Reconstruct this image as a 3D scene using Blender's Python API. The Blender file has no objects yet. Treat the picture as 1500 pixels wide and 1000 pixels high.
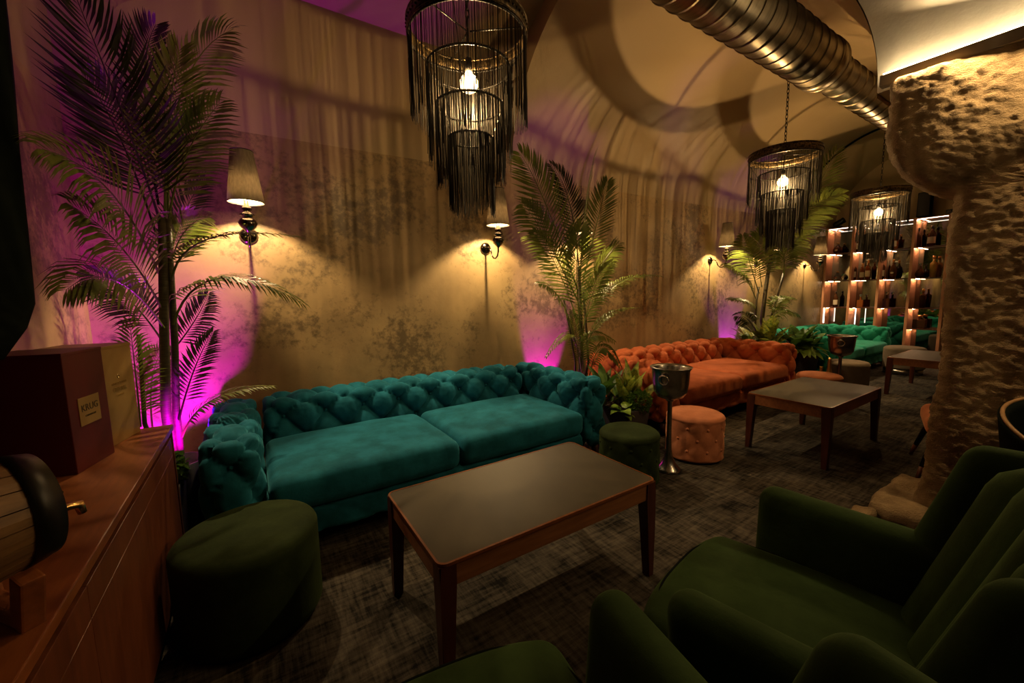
import bpy, bmesh, math, random
from mathutils import Vector, Matrix, noise
R = math.radians
SC = bpy.context.scene
COL = SC.collection
random.seed(7)

# ------------------------------------------------------------------ camera, world, exposure
YAW, PIT, ROLL = R(32.8866), R(6.6238), R(-1.0215)
F = Vector((math.sin(YAW) * math.cos(PIT), math.cos(YAW) * math.cos(PIT), -math.sin(PIT)))
RT0 = Vector((math.cos(YAW), -math.sin(YAW), 0)); UP0 = RT0.cross(F)
RT = RT0 * math.cos(ROLL) + UP0 * math.sin(ROLL)
UP = -RT0 * math.sin(ROLL) + UP0 * math.cos(ROLL)
cd = bpy.data.cameras.new('camera'); cam = bpy.data.objects.new('camera', cd); COL.objects.link(cam)
cd.sensor_width = 36; cd.lens = 588.435 / 1500 * 36; cd.clip_start = 0.02
M = Matrix.Identity(4)
for k, v in enumerate((RT, UP, -F)):
    for j in range(3): M[j][k] = v[j]
M.translation = (0, 0, 1.40)
cam.matrix_world = M
SC.camera = cam
w = bpy.data.worlds.new('world'); SC.world = w; w.use_nodes = True
w.node_tree.nodes['Background'].inputs[0].default_value = (0.010, 0.008, 0.006, 1)
w.node_tree.nodes['Background'].inputs[1].default_value = 0.05
SC.view_settings.view_transform = 'Standard'; SC.view_settings.look = 'None'
SC.view_settings.gamma = 1; SC.view_settings.exposure = 0.0; SC.view_settings.use_curve_mapping = False
SC.cycles.max_bounces = 6; SC.cycles.diffuse_bounces = 2; SC.cycles.transparent_max_bounces = 24
SC.cycles.sample_clamp_indirect = 4; SC.cycles.caustics_reflective = False; SC.cycles.caustics_refractive = False

WARM = (1.0, 0.60, 0.22)
def lamp(name, kind, loc, power, color=WARM, size=0.02, **kw):
    l = bpy.data.lights.new(name, kind); l.energy = power; l.color = color
    if kind == 'AREA':
        l.shape = 'RECTANGLE'; l.size = size; l.size_y = kw.pop('size_y', size)
    else: l.shadow_soft_size = size
    aim = kw.pop('aim', None)
    for k, v in kw.items(): setattr(l, k, v)
    o = bpy.data.objects.new(name, l); COL.objects.link(o); o.location = loc
    if aim is not None: o.rotation_euler = Vector(aim).to_track_quat('-Z', 'Y').to_euler()
    return o
# added fill lights, out of frame: one over the armchairs, one by the sideboard
lamp('fill_light', 'POINT', (1.9, -1.2, 3.0), 3.0, (1, .66, .32), .15)
lamp('fill_light', 'POINT', (-0.1, -0.9, 2.6), .9, (1, .60, .26), .12)
# coloured wall washers standing on the floor behind the furniture
def washer(loc, power, color, size, aim, blend=.25):
    lamp('wall_washer_light', 'SPOT', loc, power, color, .03, spot_size=R(size), spot_blend=blend, aim=aim)
washer((-.74, 3.05, .12), 210, (.56, .002, .74), 60, (.10, .55, .95), .3)
washer((-.37, 2.90, .46), 80, (.58, .001, .72), 66, (-.06, .62, .50), .22)
washer((-.70, 3.36, .12), 260, (.60, .004, .74), 46, (.24, -.10, 1), .4)
washer((6.34, 3.36, .12), 80, (.45, .03, 1.0), 34, (-.34, -.05, 1), .5)
washer((2.66, 3.40, .12), 200, (.60, .006, .88), 50, (.08, .40, 1))
washer((6.40, 3.40, .12), 220, (.42, .04, 1.0), 50, (.12, .38, 1))

# ------------------------------------------------------------------ materials
def mat(name, col, rough=.6, metal=0, **kw):
    m = bpy.data.materials.new(name); m.use_nodes = True
    nt = m.node_tree; b = nt.nodes['Principled BSDF']
    b.inputs['Base Color'].default_value = (*col, 1); b.inputs['Roughness'].default_value = rough
    b.inputs['Metallic'].default_value = metal
    for k, v in kw.items():
        b.inputs[k.replace('_', ' ')].default_value = (*v, 1) if isinstance(v, tuple) else v
    return m
def node(m, t, **kw):
    n = m.node_tree.nodes.new(t)
    for k, v in kw.items():
        if k in n.inputs: n.inputs[k].default_value = v
        else: setattr(n, k, v)
    return n
def noisy(m, c2, scale=8, lo=.35, hi=.65, detail=5, stretch=(1, 1, 1), bump=0, bscale=None, bstretch=None, coord='Object', rough=None):
    nt = m.node_tree; L = nt.links; b = nt.nodes['Principled BSDF']
    tc = node(m, 'ShaderNodeTexCoord'); mp = node(m, 'ShaderNodeMapping'); mp.inputs['Scale'].default_value = stretch
    L.new(tc.outputs[coord], mp.inputs[0])
    n = node(m, 'ShaderNodeTexNoise', Scale=scale, Detail=detail, Roughness=.6); L.new(mp.outputs[0], n.inputs['Vector'])
    r = node(m, 'ShaderNodeMapRange'); r.inputs[1].default_value = lo; r.inputs[2].default_value = hi
    L.new(n.outputs[0], r.inputs[0])
    mx = node(m, 'ShaderNodeMix', data_type='RGBA')
    mx.inputs[6].default_value = b.inputs['Base Color'].default_value[:]; mx.inputs[7].default_value = (*c2, 1)
    L.new(r.outputs[0], mx.inputs[0]); L.new(mx.outputs[2], b.inputs['Base Color'])
    if rough:
        rr = node(m, 'ShaderNodeMapRange'); rr.inputs[3].default_value = rough[0]; rr.inputs[4].default_value = rough[1]
        L.new(r.outputs[0], rr.inputs[0]); L.new(rr.outputs[0], b.inputs['Roughness'])
    if bump:
        n2 = node(m, 'ShaderNodeTexNoise', Scale=bscale or scale * 3, Detail=6, Roughness=.65)
        mp2 = node(m, 'ShaderNodeMapping'); mp2.inputs['Scale'].default_value = bstretch or stretch
        L.new(tc.outputs[coord], mp2.inputs[0]); L.new(mp2.outputs[0], n2.inputs['Vector'])
        bp = node(m, 'ShaderNodeBump', Strength=bump, Distance=.02)
        L.new(n2.outputs[0], bp.inputs['Height']); L.new(bp.outputs[0], b.inputs['Normal'])
    m['mix'] = mx.name
    return m
def velvet(name, c, c2, sheen=.5, tint=None):
    m = mat(name, c, .85, Sheen_Weight=sheen, Sheen_Roughness=.35, Sheen_Tint=tint or tuple(min(1, x * 3 + .05) for x in c), Specular_IOR_Level=.12)
    return noisy(m, c2, 7, .38, .62, 4, bump=.12, bscale=60)
def wood(name, c, c2, rough=.4, stretch=(1, 12, 12)):
    return noisy(mat(name, c, rough), c2, 5, .3, .7, 6, stretch, bump=.05, bscale=30)
def emit(name, c, s):
    m = bpy.data.materials.new(name); m.use_nodes = True
    nt = m.node_tree; nt.nodes.clear()
    e = nt.nodes.new('ShaderNodeEmission'); e.inputs[0].default_value = (*c, 1); e.inputs[1].default_value = s
    o = nt.nodes.new('ShaderNodeOutputMaterial'); nt.links.new(e.outputs[0], o.inputs[0]); return m

def wall_material():
    m = noisy(mat('distressed_plaster', (.40, .275, .125), .50), (.23, .15, .065), 1.3, .36, .66, 8, bump=.10, bscale=14, rough=(.42, .62))
    nt = m.node_tree; L = nt.links; b = nt.nodes['Principled BSDF']; mx = nt.nodes[m['mix']]
    tc = node(m, 'ShaderNodeTexCoord')
    n = node(m, 'ShaderNodeTexNoise', Scale=17.0, Detail=12, Roughness=.74); L.new(tc.outputs['Object'], n.inputs['Vector'])
    n3 = node(m, 'ShaderNodeTexNoise', Scale=1.15, Detail=3); L.new(tc.outputs['Object'], n3.inputs['Vector'])
    mu = node(m, 'ShaderNodeMath', operation='MULTIPLY'); L.new(n.outputs[0], mu.inputs[0]); L.new(n3.outputs[0], mu.inputs[1])
    r = node(m, 'ShaderNodeMapRange'); r.inputs[1].default_value = .255; r.inputs[2].default_value = .345; L.new(mu.outputs[0], r.inputs[0])
    m2 = node(m, 'ShaderNodeMix', data_type='RGBA'); m2.inputs[7].default_value = (.065, .042, .02, 1)
    fa = node(m, 'ShaderNodeMath', operation='MULTIPLY'); fa.inputs[1].default_value = .72; L.new(r.outputs[0], fa.inputs[0])
    L.new(fa.outputs[0], m2.inputs[0]); L.new(mx.outputs[2], m2.inputs[6])
    # smooth paint above the dado line
    sx = node(m, 'ShaderNodeSeparateXYZ'); L.new(tc.outputs['Object'], sx.inputs[0])
    sl = node(m, 'ShaderNodeMath', operation='MULTIPLY_ADD'); sl.inputs[1].default_value = -.0115; L.new(sx.outputs[0], sl.inputs[0]); L.new(sx.outputs[2], sl.inputs[2])
    gt = node(m, 'ShaderNodeMath', operation='GREATER_THAN'); gt.inputs[1].default_value = 2.583; L.new(sl.outputs[0], gt.inputs[0])
    m3 = node(m, 'ShaderNodeMix', data_type='RGBA'); m3.inputs[7].default_value = (.35, .255, .135, 1)
    L.new(gt.outputs[0], m3.inputs[0]); L.new(m2.outputs[2], m3.inputs[6]); L.new(m3.outputs[2], b.inputs['Base Color'])
    return m
MW = wall_material()
M_BROWN = noisy(mat('low_bounce_brown', (.06, .042, .025), .8), (.045, .03, .018), 3)  # front wall and aisle ceiling darkened to cut bounced light in the foreground
M_PLASTER = noisy(mat('painted_plaster', (.36, .26, .14), .8), (.31, .22, .115), 2, bump=.05, bscale=18)
M_WHITE = noisy(mat('pale_plaster', (.62, .56, .46), .85), (.54, .48, .38), 5, bump=.16, bscale=22)
M_STONE = noisy(mat('rough_stone', (.42, .295, .155), .9), (.24, .16, .08), 12, .35, .7, 8, bump=1.0, bscale=75, bstretch=(1, 1, 1.8))
def carpet_material():
    m = mat('carpet', (.05, .042, .034), .95, Specular_IOR_Level=.08); nt = m.node_tree; L = nt.links; b = nt.nodes['Principled BSDF']
    tc = node(m, 'ShaderNodeTexCoord'); outs = []
    for sc, st, de in ((9, (.55, 5, 1), 8), (9, (5, .55, 1), 8), (3.5, (1, 1, 1), 8)):
        mp = node(m, 'ShaderNodeMapping'); mp.inputs['Scale'].default_value = st; L.new(tc.outputs['Object'], mp.inputs[0])
        n = node(m, 'ShaderNodeTexNoise', Scale=sc, Detail=de, Roughness=.68); L.new(mp.outputs[0], n.inputs['Vector']); outs.append(n.outputs[0])
    a = node(m, 'ShaderNodeMath', operation='MULTIPLY_ADD'); a.inputs[1].default_value = 1.0; L.new(outs[0], a.inputs[0]); L.new(outs[1], a.inputs[2])
    c = node(m, 'ShaderNodeMath', operation='MULTIPLY_ADD'); c.inputs[1].default_value = .9; L.new(outs[2], c.inputs[0]); L.new(a.outputs[0], c.inputs[2])
    r = node(m, 'ShaderNodeMapRange'); r.inputs[1].default_value = 1.24; r.inputs[2].default_value = 1.68; L.new(c.outputs[0], r.inputs[0])
    mx = node(m, 'ShaderNodeMix', data_type='RGBA'); mx.inputs[6].default_value = (.010, .0085, .0075, 1); mx.inputs[7].default_value = (.092, .077, .060, 1)
    L.new(r.outputs[0], mx.inputs[0]); L.new(mx.outputs[2], b.inputs['Base Color'])
    bp = node(m, 'ShaderNodeBump', Strength=.4, Distance=.01); L.new(c.outputs[0], bp.inputs['Height']); L.new(bp.outputs[0], b.inputs['Normal'])
    return m
M_CARPET = carpet_material()
M_WALNUT = wood('walnut', (.33, .135, .052), (.20, .075, .028), .32, (1, 10, 10))
M_WALNUT_Y = wood('walnut_lengthwise', (.27, .084, .025), (.17, .050, .015), .33, (10, 1, 10))
M_WALNUT_Z = wood('walnut_upright', (.16, .046, .016), (.10, .028, .010), .42, (9, 9, .8))
M_DARKWOOD = wood('dark_walnut', (.085, .022, .012), (.05, .012, .007), .35, (8, 8, 1))
M_SHELFWOOD = wood('shelf_wood', (.62, .29, .16), (.45, .19, .10), .4, (8, 8, 1))
M_LINO = noisy(mat('table_linoleum', (.070, .060, .042), .50, Specular_IOR_Level=.30), (.060, .051, .036), 3, bump=.02, bscale=200)
M_TEAL = velvet('teal_velvet', (.006, .088, .130), (.012, .140, .215), .55, (.12, .5, .62))
M_TEAL2 = velvet('sea_green_velvet', (.020, .24, .155), (.03, .32, .22), .5, (.2, .7, .62))
M_ORANGE = velvet('burnt_orange_velvet', (.40, .098, .036), (.50, .130, .050), .45, (.8, .38, .2))
M_PINK = velvet('salmon_velvet', (.48, .17, .085), (.58, .22, .115), .5, (.9, .5, .3))
M_OLIVE = velvet('bottle_green_velvet', (.014, .024, .006), (.022, .036, .010), .30, (.12, .17, .05))
M_FOREST = velvet('forest_green_velvet', (.022, .046, .012), (.030, .060, .017), .42, (.13, .22, .07))
M_TAUPE = velvet('taupe_velvet', (.13, .10, .07), (.16, .125, .09), .4)
M_BLACK = mat('black_metal', (.008, .007, .006), .4, .3)
M_BLKFAB = noisy(mat('black_fabric', (.004, .006, .005), .95, Specular_IOR_Level=.05), (.007, .010, .008), 12)
M_THREAD = mat('black_thread', (.012, .010, .007), .40)
M_BRASSBAND = noisy(mat('pierced_bronze', (.11, .075, .035), .38, .8), (.02, .014, .008), 60, .45, .55)
M_CHROME = mat('dark_chrome', (.16, .14, .12), .12, 1)
M_STEEL = noisy(mat('brushed_steel', (.42, .40, .37), .26, 1), (.30, .28, .26), 30, stretch=(1, 1, 8))
M_DUCT = noisy(mat('galvanised_duct', (.20, .165, .11), .36, 1), (.12, .10, .07), 6, stretch=(6, 1, 1))
M_BRASS = mat('brass', (.62, .40, .15), .25, 1)
M_GLASSY = mat('dark_glass', (.03, .03, .03), .05)
M_MIRROR = mat('smoked_mirror', (.30, .30, .28), .02, 1)
M_SOIL = noisy(mat('soil', (.02, .013, .008), .95), (.04, .03, .02), 40)
M_CONC = noisy(mat('anthracite_planter', (.05, .05, .055), .5), (.035, .035, .04), 10)
def leafmat(name, c, c2, scale=14, spec=.45):
    m = noisy(mat(name, c, .38, Specular_IOR_Level=spec), c2, scale, .35, .65)
    nt = m.node_tree; b = nt.nodes['Principled BSDF']
    tr = node(m, 'ShaderNodeBsdfTranslucent'); nt.links.new(nt.nodes[m['mix']].outputs[2], tr.inputs[0])
    mx = node(m, 'ShaderNodeMixShader'); mx.inputs[0].default_value = .32
    nt.links.new(b.outputs[0], mx.inputs[1]); nt.links.new(tr.outputs[0], mx.inputs[2])
    nt.links.new(mx.outputs[0], nt.nodes['Material Output'].inputs[0]); return m
M_PALM = leafmat('palm_green', (.19, .22, .038), (.095, .13, .024), 5)
M_PALM_SHADED = leafmat('palm_green_shaded', (.045, .050, .015), (.024, .032, .010), 5)  # silhouetted and rear fronds: their shade is painted into the leaf colour
M_LEAF = leafmat('leaf_green', (.10, .20, .03), (.045, .11, .018), 10)
M_LEAFY = leafmat('variegated_leaf', (.50, .52, .085), (.05, .13, .022), 20)
M_LIME = leafmat('lime_leaf', (.28, .42, .055), (.14, .25, .035), 9)
M_CANE = noisy(mat('palm_cane', (.085, .070, .030), .6), (.04, .028, .014), 9, stretch=(2, 2, 14))
def shade_material():
    m = noisy(mat('linen_shade', (.27, .225, .165), .9), (.19, .155, .11), 90, stretch=(1, 1, .25))
    nt = m.node_tree; tr = node(m, 'ShaderNodeBsdfTranslucent'); nt.links.new(nt.nodes[m['mix']].outputs[2], tr.inputs[0])
    mx = node(m, 'ShaderNodeMixShader'); mx.inputs[0].default_value = .17
    nt.links.new(nt.nodes['Principled BSDF'].outputs[0], mx.inputs[1]); nt.links.new(tr.outputs[0], mx.inputs[2])
    nt.links.new(mx.outputs[0], nt.nodes['Material Output'].inputs[0]); return m
M_SHADE = shade_material()
M_SHADEIN = emit('lit_shade_rim', (1, .80, .50), 3.0)
def bulb_material():
    m = bpy.data.materials.new('bulb_glass'); m.use_nodes = True; nt = m.node_tree; nt.nodes.clear()
    t = nt.nodes.new('ShaderNodeBsdfTransparent'); e = nt.nodes.new('ShaderNodeEmission')
    e.inputs[0].default_value = (1, .66, .28, 1); e.inputs[1].default_value = 7
    a = nt.nodes.new('ShaderNodeAddShader'); o = nt.nodes.new('ShaderNodeOutputMaterial')
    nt.links.new(t.outputs[0], a.inputs[0]); nt.links.new(e.outputs[0], a.inputs[1]); nt.links.new(a.outputs[0], o.inputs[0]); return m
M_BULB = bulb_material()
M_FIL = emit('filament', (1, .74, .38), 260)
M_LED = emit('warm_led', (1, .76, .42), 26)
M_LEDW = emit('white_led', (1, .86, .72), 5.5)
M_LEDS = emit('shelf_spot_led', (1, .60, .32), 95)

# ------------------------------------------------------------------ mesh helpers
def link(name, bm, m, parent=None, smooth=False):
    bmesh.ops.recalc_face_normals(bm, faces=bm.faces[:]) if smooth is not None and len(bm.faces) < 60000 else None
    me = bpy.data.meshes.new(name); bm.to_mesh(me); bm.free()
    return ob(name, me, m, parent, smooth)
def ob(name, me, m, parent=None, smooth=False):
    o = bpy.data.objects.new(name, me); COL.objects.link(o)
    if m is not None:
        for mm in (m if isinstance(m, list) else [m]): me.materials.append(mm)
    if smooth: me.polygons.foreach_set('use_smooth', [True] * len(me.polygons))
    if parent: o.parent = parent
    return o
def pyd(name, v, f, m, parent=None, smooth=False):
    me = bpy.data.meshes.new(name); me.from_pydata([tuple(p) for p in v], [], f); me.update()
    return ob(name, me, m, parent, smooth)
def thing(name, label, cat, loc=(0, 0, 0), rz=0, group=None):
    o = bpy.data.objects.new(name, None); COL.objects.link(o); o.location = loc; o.rotation_euler = (0, 0, rz)
    o.empty_display_size = .1
    return tag(o, label, cat, group)
def tag(o, label, cat, group=None):
    o['label'] = label; o['category'] = cat
    if group: o['group'] = group
    return o
def struct(o):
    o['kind'] = 'structure'; return o
def box(bm, c, s, rot=None, bevel=0, seg=2):
    mtx = Matrix.Translation(c) @ (rot.to_4x4() if rot else Matrix.Identity(4)) @ Matrix.Diagonal((*s, 1))
    r = bmesh.ops.create_cube(bm, size=1, matrix=mtx)
    if bevel:
        es = list({e for v in r['verts'] for e in v.link_edges})
        bmesh.ops.bevel(bm, geom=es, offset=bevel, segments=seg, affect='EDGES', profile=.6)
def boxo(name, c, s, m, parent=None, bevel=.004, rz=0):
    bm = bmesh.new(); box(bm, c, s, Matrix.Rotation(rz, 3, 'Z') if rz else None, bevel); return link(name, bm, m, parent)
def tube_bm(bm, pts, rad, n=8, caps=True):
    pts = [Vector(p) for p in pts]; rings = []
    up = Vector((0.13, 0.31, 1)).normalized(); prev = None
    for i, p in enumerate(pts):
        t = (pts[min(i + 1, len(pts) - 1)] - pts[max(i - 1, 0)]).normalized()
        if prev is None: a = t.cross(up if abs(t.dot(up)) < .95 else Vector((1, 0, 0))).normalized()
        else: a = (prev - t * prev.dot(t)).normalized()
        prev = a; b = t.cross(a); r = rad[i] if isinstance(rad, (list, tuple)) else rad
        rings.append([bm.verts.new(p + (a * math.cos(k * 2 * math.pi / n) + b * math.sin(k * 2 * math.pi / n)) * r) for k in range(n)])
    for A, B in zip(rings, rings[1:]):
        for k in range(n): bm.faces.new((A[k], A[(k + 1) % n], B[(k + 1) % n], B[k]))
    if caps:
        bm.faces.new(rings[0][::-1]); bm.faces.new(rings[-1])
def tubeo(name, pts, rad, m, parent=None, n=8):
    bm = bmesh.new(); tube_bm(bm, pts, rad, n); return link(name, bm, m, parent, True)
def lathe_bm(bm, prof, n=24, c=(0, 0, 0), f=None):
    rings = []
    for (r, z) in prof:
        if r < 1e-5: rings.append([bm.verts.new((c[0], c[1], c[2] + z))]); continue
        row = []
        for k in range(n):
            a = 2 * math.pi * k / n; rr = r + (f(a, z, r) if f else 0)
            row.append(bm.verts.new((c[0] + rr * math.cos(a), c[1] + rr * math.sin(a), c[2] + z)))
        rings.append(row)
    for A, B in zip(rings, rings[1:]):
        if len(A) == 1 and len(B) == 1: continue
        for k in range(n):
            k2 = (k + 1) % n
            if len(A) == 1: bm.faces.new((A[0], B[k2], B[k]))
            elif len(B) == 1: bm.faces.new((A[k], A[k2], B[0]))
            else: bm.faces.new((A[k], A[k2], B[k2], B[k]))
def latheo(name, prof, m, parent=None, n=24, c=(0, 0, 0), f=None):
    bm = bmesh.new(); lathe_bm(bm, prof, n, c, f); return link(name, bm, m, parent, True)
def torus_bm(bm, c, R1, r, axis='Z', n=32, k=8, sx=1, sy=1):
    rings = []
    for i in range(n):
        a = 2 * math.pi * i / n; row = []
        for j in range(k):
            b = 2 * math.pi * j / k; q = R1 + r * math.cos(b)
            p = Vector((q * math.cos(a) * sx, q * math.sin(a) * sy, r * math.sin(b)))
            if axis == 'X': p = Vector((p.z, p.x, p.y))
            if axis == 'Y': p = Vector((p.x, p.z, p.y))
            row.append(bm.verts.new(Vector(c) + p))
        rings.append(row)
    for i in range(n):
        A, B = rings[i], rings[(i + 1) % n]
        for j in range(k): bm.faces.new((A[j], B[j], B[(j + 1) % k], A[(j + 1) % k]))
def rbox(bm, c, half, r, res, disp=None, post=None, rot=None, faces=None):
    """rounded box made of grids; disp(face_axis, sign, p) returns a push along the normal"""
    hx = Vector(half); cache = {}
    def vert(p):
        key = (round(p.x, 5), round(p.y, 5), round(p.z, 5))
        if key in cache: return cache[key]
        inner = Vector([max(-(hx[i] - r), min(hx[i] - r, p[i])) for i in range(3)])
        d = p - inner; nrm = d.normalized(); q = inner + nrm * r
        ax = max(range(3), key=lambda i: abs(d[i]))
        if disp: q = q + nrm * disp(ax, p, nrm)
        if post: q = post(q)
        if rot: q = rot @ q
        v = bm.verts.new(q + Vector(c)); cache[key] = v; return v
    def ticks(h):
        n = max(2, int(round(2 * h / res))); t = [-h + 2 * h * i / n for i in range(n + 1)]
        k = [-(h), -(h - r * .35), -(h - r * .7), -(h - r)]
        t = sorted(set([x for x in t if abs(x) < h - r - res * .4] + k + [-x for x in k]))
        return t
    T = [ticks(h) for h in hx]
    for ax in range(3):
        u, v = [(1, 2), (2, 0), (0, 1)][ax]
        for s in (-1, 1):
            if faces and (ax, s) not in faces: continue
            g = []
            for a in T[u]:
                row = []
                for b in T[v]:
                    p = Vector((0, 0, 0)); p[ax] = s * hx[ax]; p[u] = a; p[v] = b; row.append(vert(p))
                g.append(row)
            for i in range(len(g) - 1):
                for j in range(len(g[0]) - 1):
                    q = [g[i][j], g[i + 1][j], g[i + 1][j + 1], g[i][j + 1]]
                    if s < 0: q.reverse()
                    if len(set(q)) == 4: bm.faces.new(q)
def tuft(a, b):
    h = abs(math.cos(math.pi * b) - math.cos(math.pi * a)) / 2
    return h ** .36
def tufted(bm, c, half, n, r, amp, res, post=None, buttons=None, btn=.013, show=(0, 1, 2), shift=0):
    hx = Vector(half); st = [2 * hx[i] / n[i] for i in range(3)]
    def disp(ax, p, nrm):
        u, v = [(1, 2), (2, 0), (0, 1)][ax]
        a = (p[u] + hx[u]) / st[u] + (shift if u == 1 or u == 0 else 0); b = (p[v] + hx[v]) / st[v] + (shift if v < 2 else 0)
        ra, rb_ = round(a), round(b); dip = 0
        if (ra + rb_) % 2 == 0: dip = math.exp(-(((a - ra) * st[u]) ** 2 + ((b - rb_) * st[v]) ** 2) / .0007)
        pl = noise.noise(Vector((a * 5, b * 5, ax * 3.1))) * .004
        return (tuft(a, b) - 1 - .35 * dip) * amp + pl
    rbox(bm, c, half, r, res, disp, post)
    if buttons is not None:
        for ax in show:
            u, v = [(1, 2), (2, 0), (0, 1)][ax]
            for s in (-1, 1):
                for i in range(1, n[u]):
                    for j in range(1, n[v]):
                        if (i + j) % 2: continue
                        p = Vector((0, 0, 0)); p[ax] = s * (hx[ax] - amp * .97); p[u] = -hx[u] + i * st[u]; p[v] = -hx[v] + j * st[v]
                        if post: p = post(p)
                        bmesh.ops.create_icosphere(buttons, subdivisions=1, radius=btn, matrix=Matrix.Translation(Vector(c) + p))
def copy_tree(o, parent=None):
    c = o.copy(); COL.objects.link(c)
    if parent is not None: c.parent = parent
    for ch in list(o.children): copy_tree(ch, c)
    return c
def repaint(root, swaps):
    for o in [root] + list(root.children_recursive):
        if o.type == 'MESH':
            for s in o.material_slots:
                for a, b in swaps:
                    if s.material == a: s.link = 'OBJECT'; s.material = b

# ------------------------------------------------------------------ the room
WY, XL, XE = 3.55, -.85, 10.36
VC, VA, VZ, VB = 2.255, 1.295, 2.55, 1.38          # cross-section of the barrel vault
def quad(name, pts, m):
    return struct(pyd(name, pts, [tuple(range(len(pts)))], m))
boxo_floor = struct(boxo('floor', (4.7, .4, -.05), (11.6, 6.6, .1), M_CARPET, bevel=0))
# long wall: a straight part left of the vault edge, then springing into the vault
VX0 = 2.32
struct(boxo('wall_back', ((XL + VX0) / 2, WY + .06, 1.8), (VX0 - XL, .12, 3.6), MW, bevel=0))
struct(boxo('wall_back_lower', ((VX0 + XE) / 2, WY + .06, VZ / 2), (XE - VX0, .12, VZ), MW, bevel=0))
struct(boxo('wall_left', (XL - .06, .4, 2.1), (.12, 6.6, 4.2), MW, bevel=0))
struct(boxo('wall_end', (XE + .06, .4, 2.1), (.12, 6.6, 4.2), M_PLASTER, bevel=0))
struct(boxo('wall_front', (4.7, -2.66, 2.1), (11.6, .12, 4.2), M_BROWN, bevel=0))
def strip(name, rows, m, smooth=True):
    v = [p for r in rows for p in r]; n = len(rows[0]); f = []
    for i in range(len(rows) - 1):
        for j in range(n - 1): f.append((i * n + j, i * n + j + 1, (i + 1) * n + j + 1, (i + 1) * n + j))
    return pyd(name, v, f, m, None, smooth)
def vault_rows(xs, d, a0, a1, n=40):
    out = []
    for x in xs:
        row = []
        for k in range(n + 1):
            t = a0 + (a1 - a0) * k / n
            row.append((x, VC + (VA + d * math.sin(t)) * math.cos(t), VZ + (VB + d) * math.sin(t)))
        out.append(row)
    return out
def lin(a, b, n): return [a + (b - a) * i / n for i in range(n + 1)]
struct(strip('ceiling_vault', vault_rows(lin(VX0, 3.30, 4), 0, 0, math.pi / 2), MW))
struct(strip('ceiling_vault', vault_rows(lin(3.30, 4.93, 8), 0, 0, math.pi, 80), MW))
struct(strip('ceiling_vault', vault_rows(lin(4.93, 8.65, 16), .035, 0, math.pi, 80), MW))
struct(strip('ceiling_vault', vault_rows(lin(8.65, XE, 8), 0, 0, math.pi, 80), MW))
# face of the vault's edge towards the higher first bay
rim = [(VX0, VC + VA * math.cos(t), VZ + VB * math.sin(t)) for t in lin(0, math.pi / 2, 40)]
v = rim + [(VX0, p[1], 4.35) for p in rim]
struct(pyd('ceiling_arch_face', v, [(i, i + 1, i + 42, i + 41) for i in range(40)], M_PLASTER))
# higher ceiling over the first bay
prof = [(WY + .02, 3.58), (3.2, 3.80), (2.8, 3.98), (2.3, 4.12), (1.6, 4.2), (0, 4.2), (-2.7, 4.2)]
struct(strip('ceiling', [[(x, y, z) for y, z in prof] for x in lin(XL - .1, VX0, 4)], M_PLASTER))
struct(quad('ceiling_aisle', [(VX0, VC, VZ + VB), (3.3, VC, VZ + VB), (3.3, -2.7, 3.93), (VX0, -2.7, 3.93)], M_BROWN))
struct(quad('ceiling_step', [(VX0, VC, VZ + VB), (VX0, -2.7, 3.93), (VX0, -2.7, 4.3), (VX0, VC, 4.3)], M_PLASTER))

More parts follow.
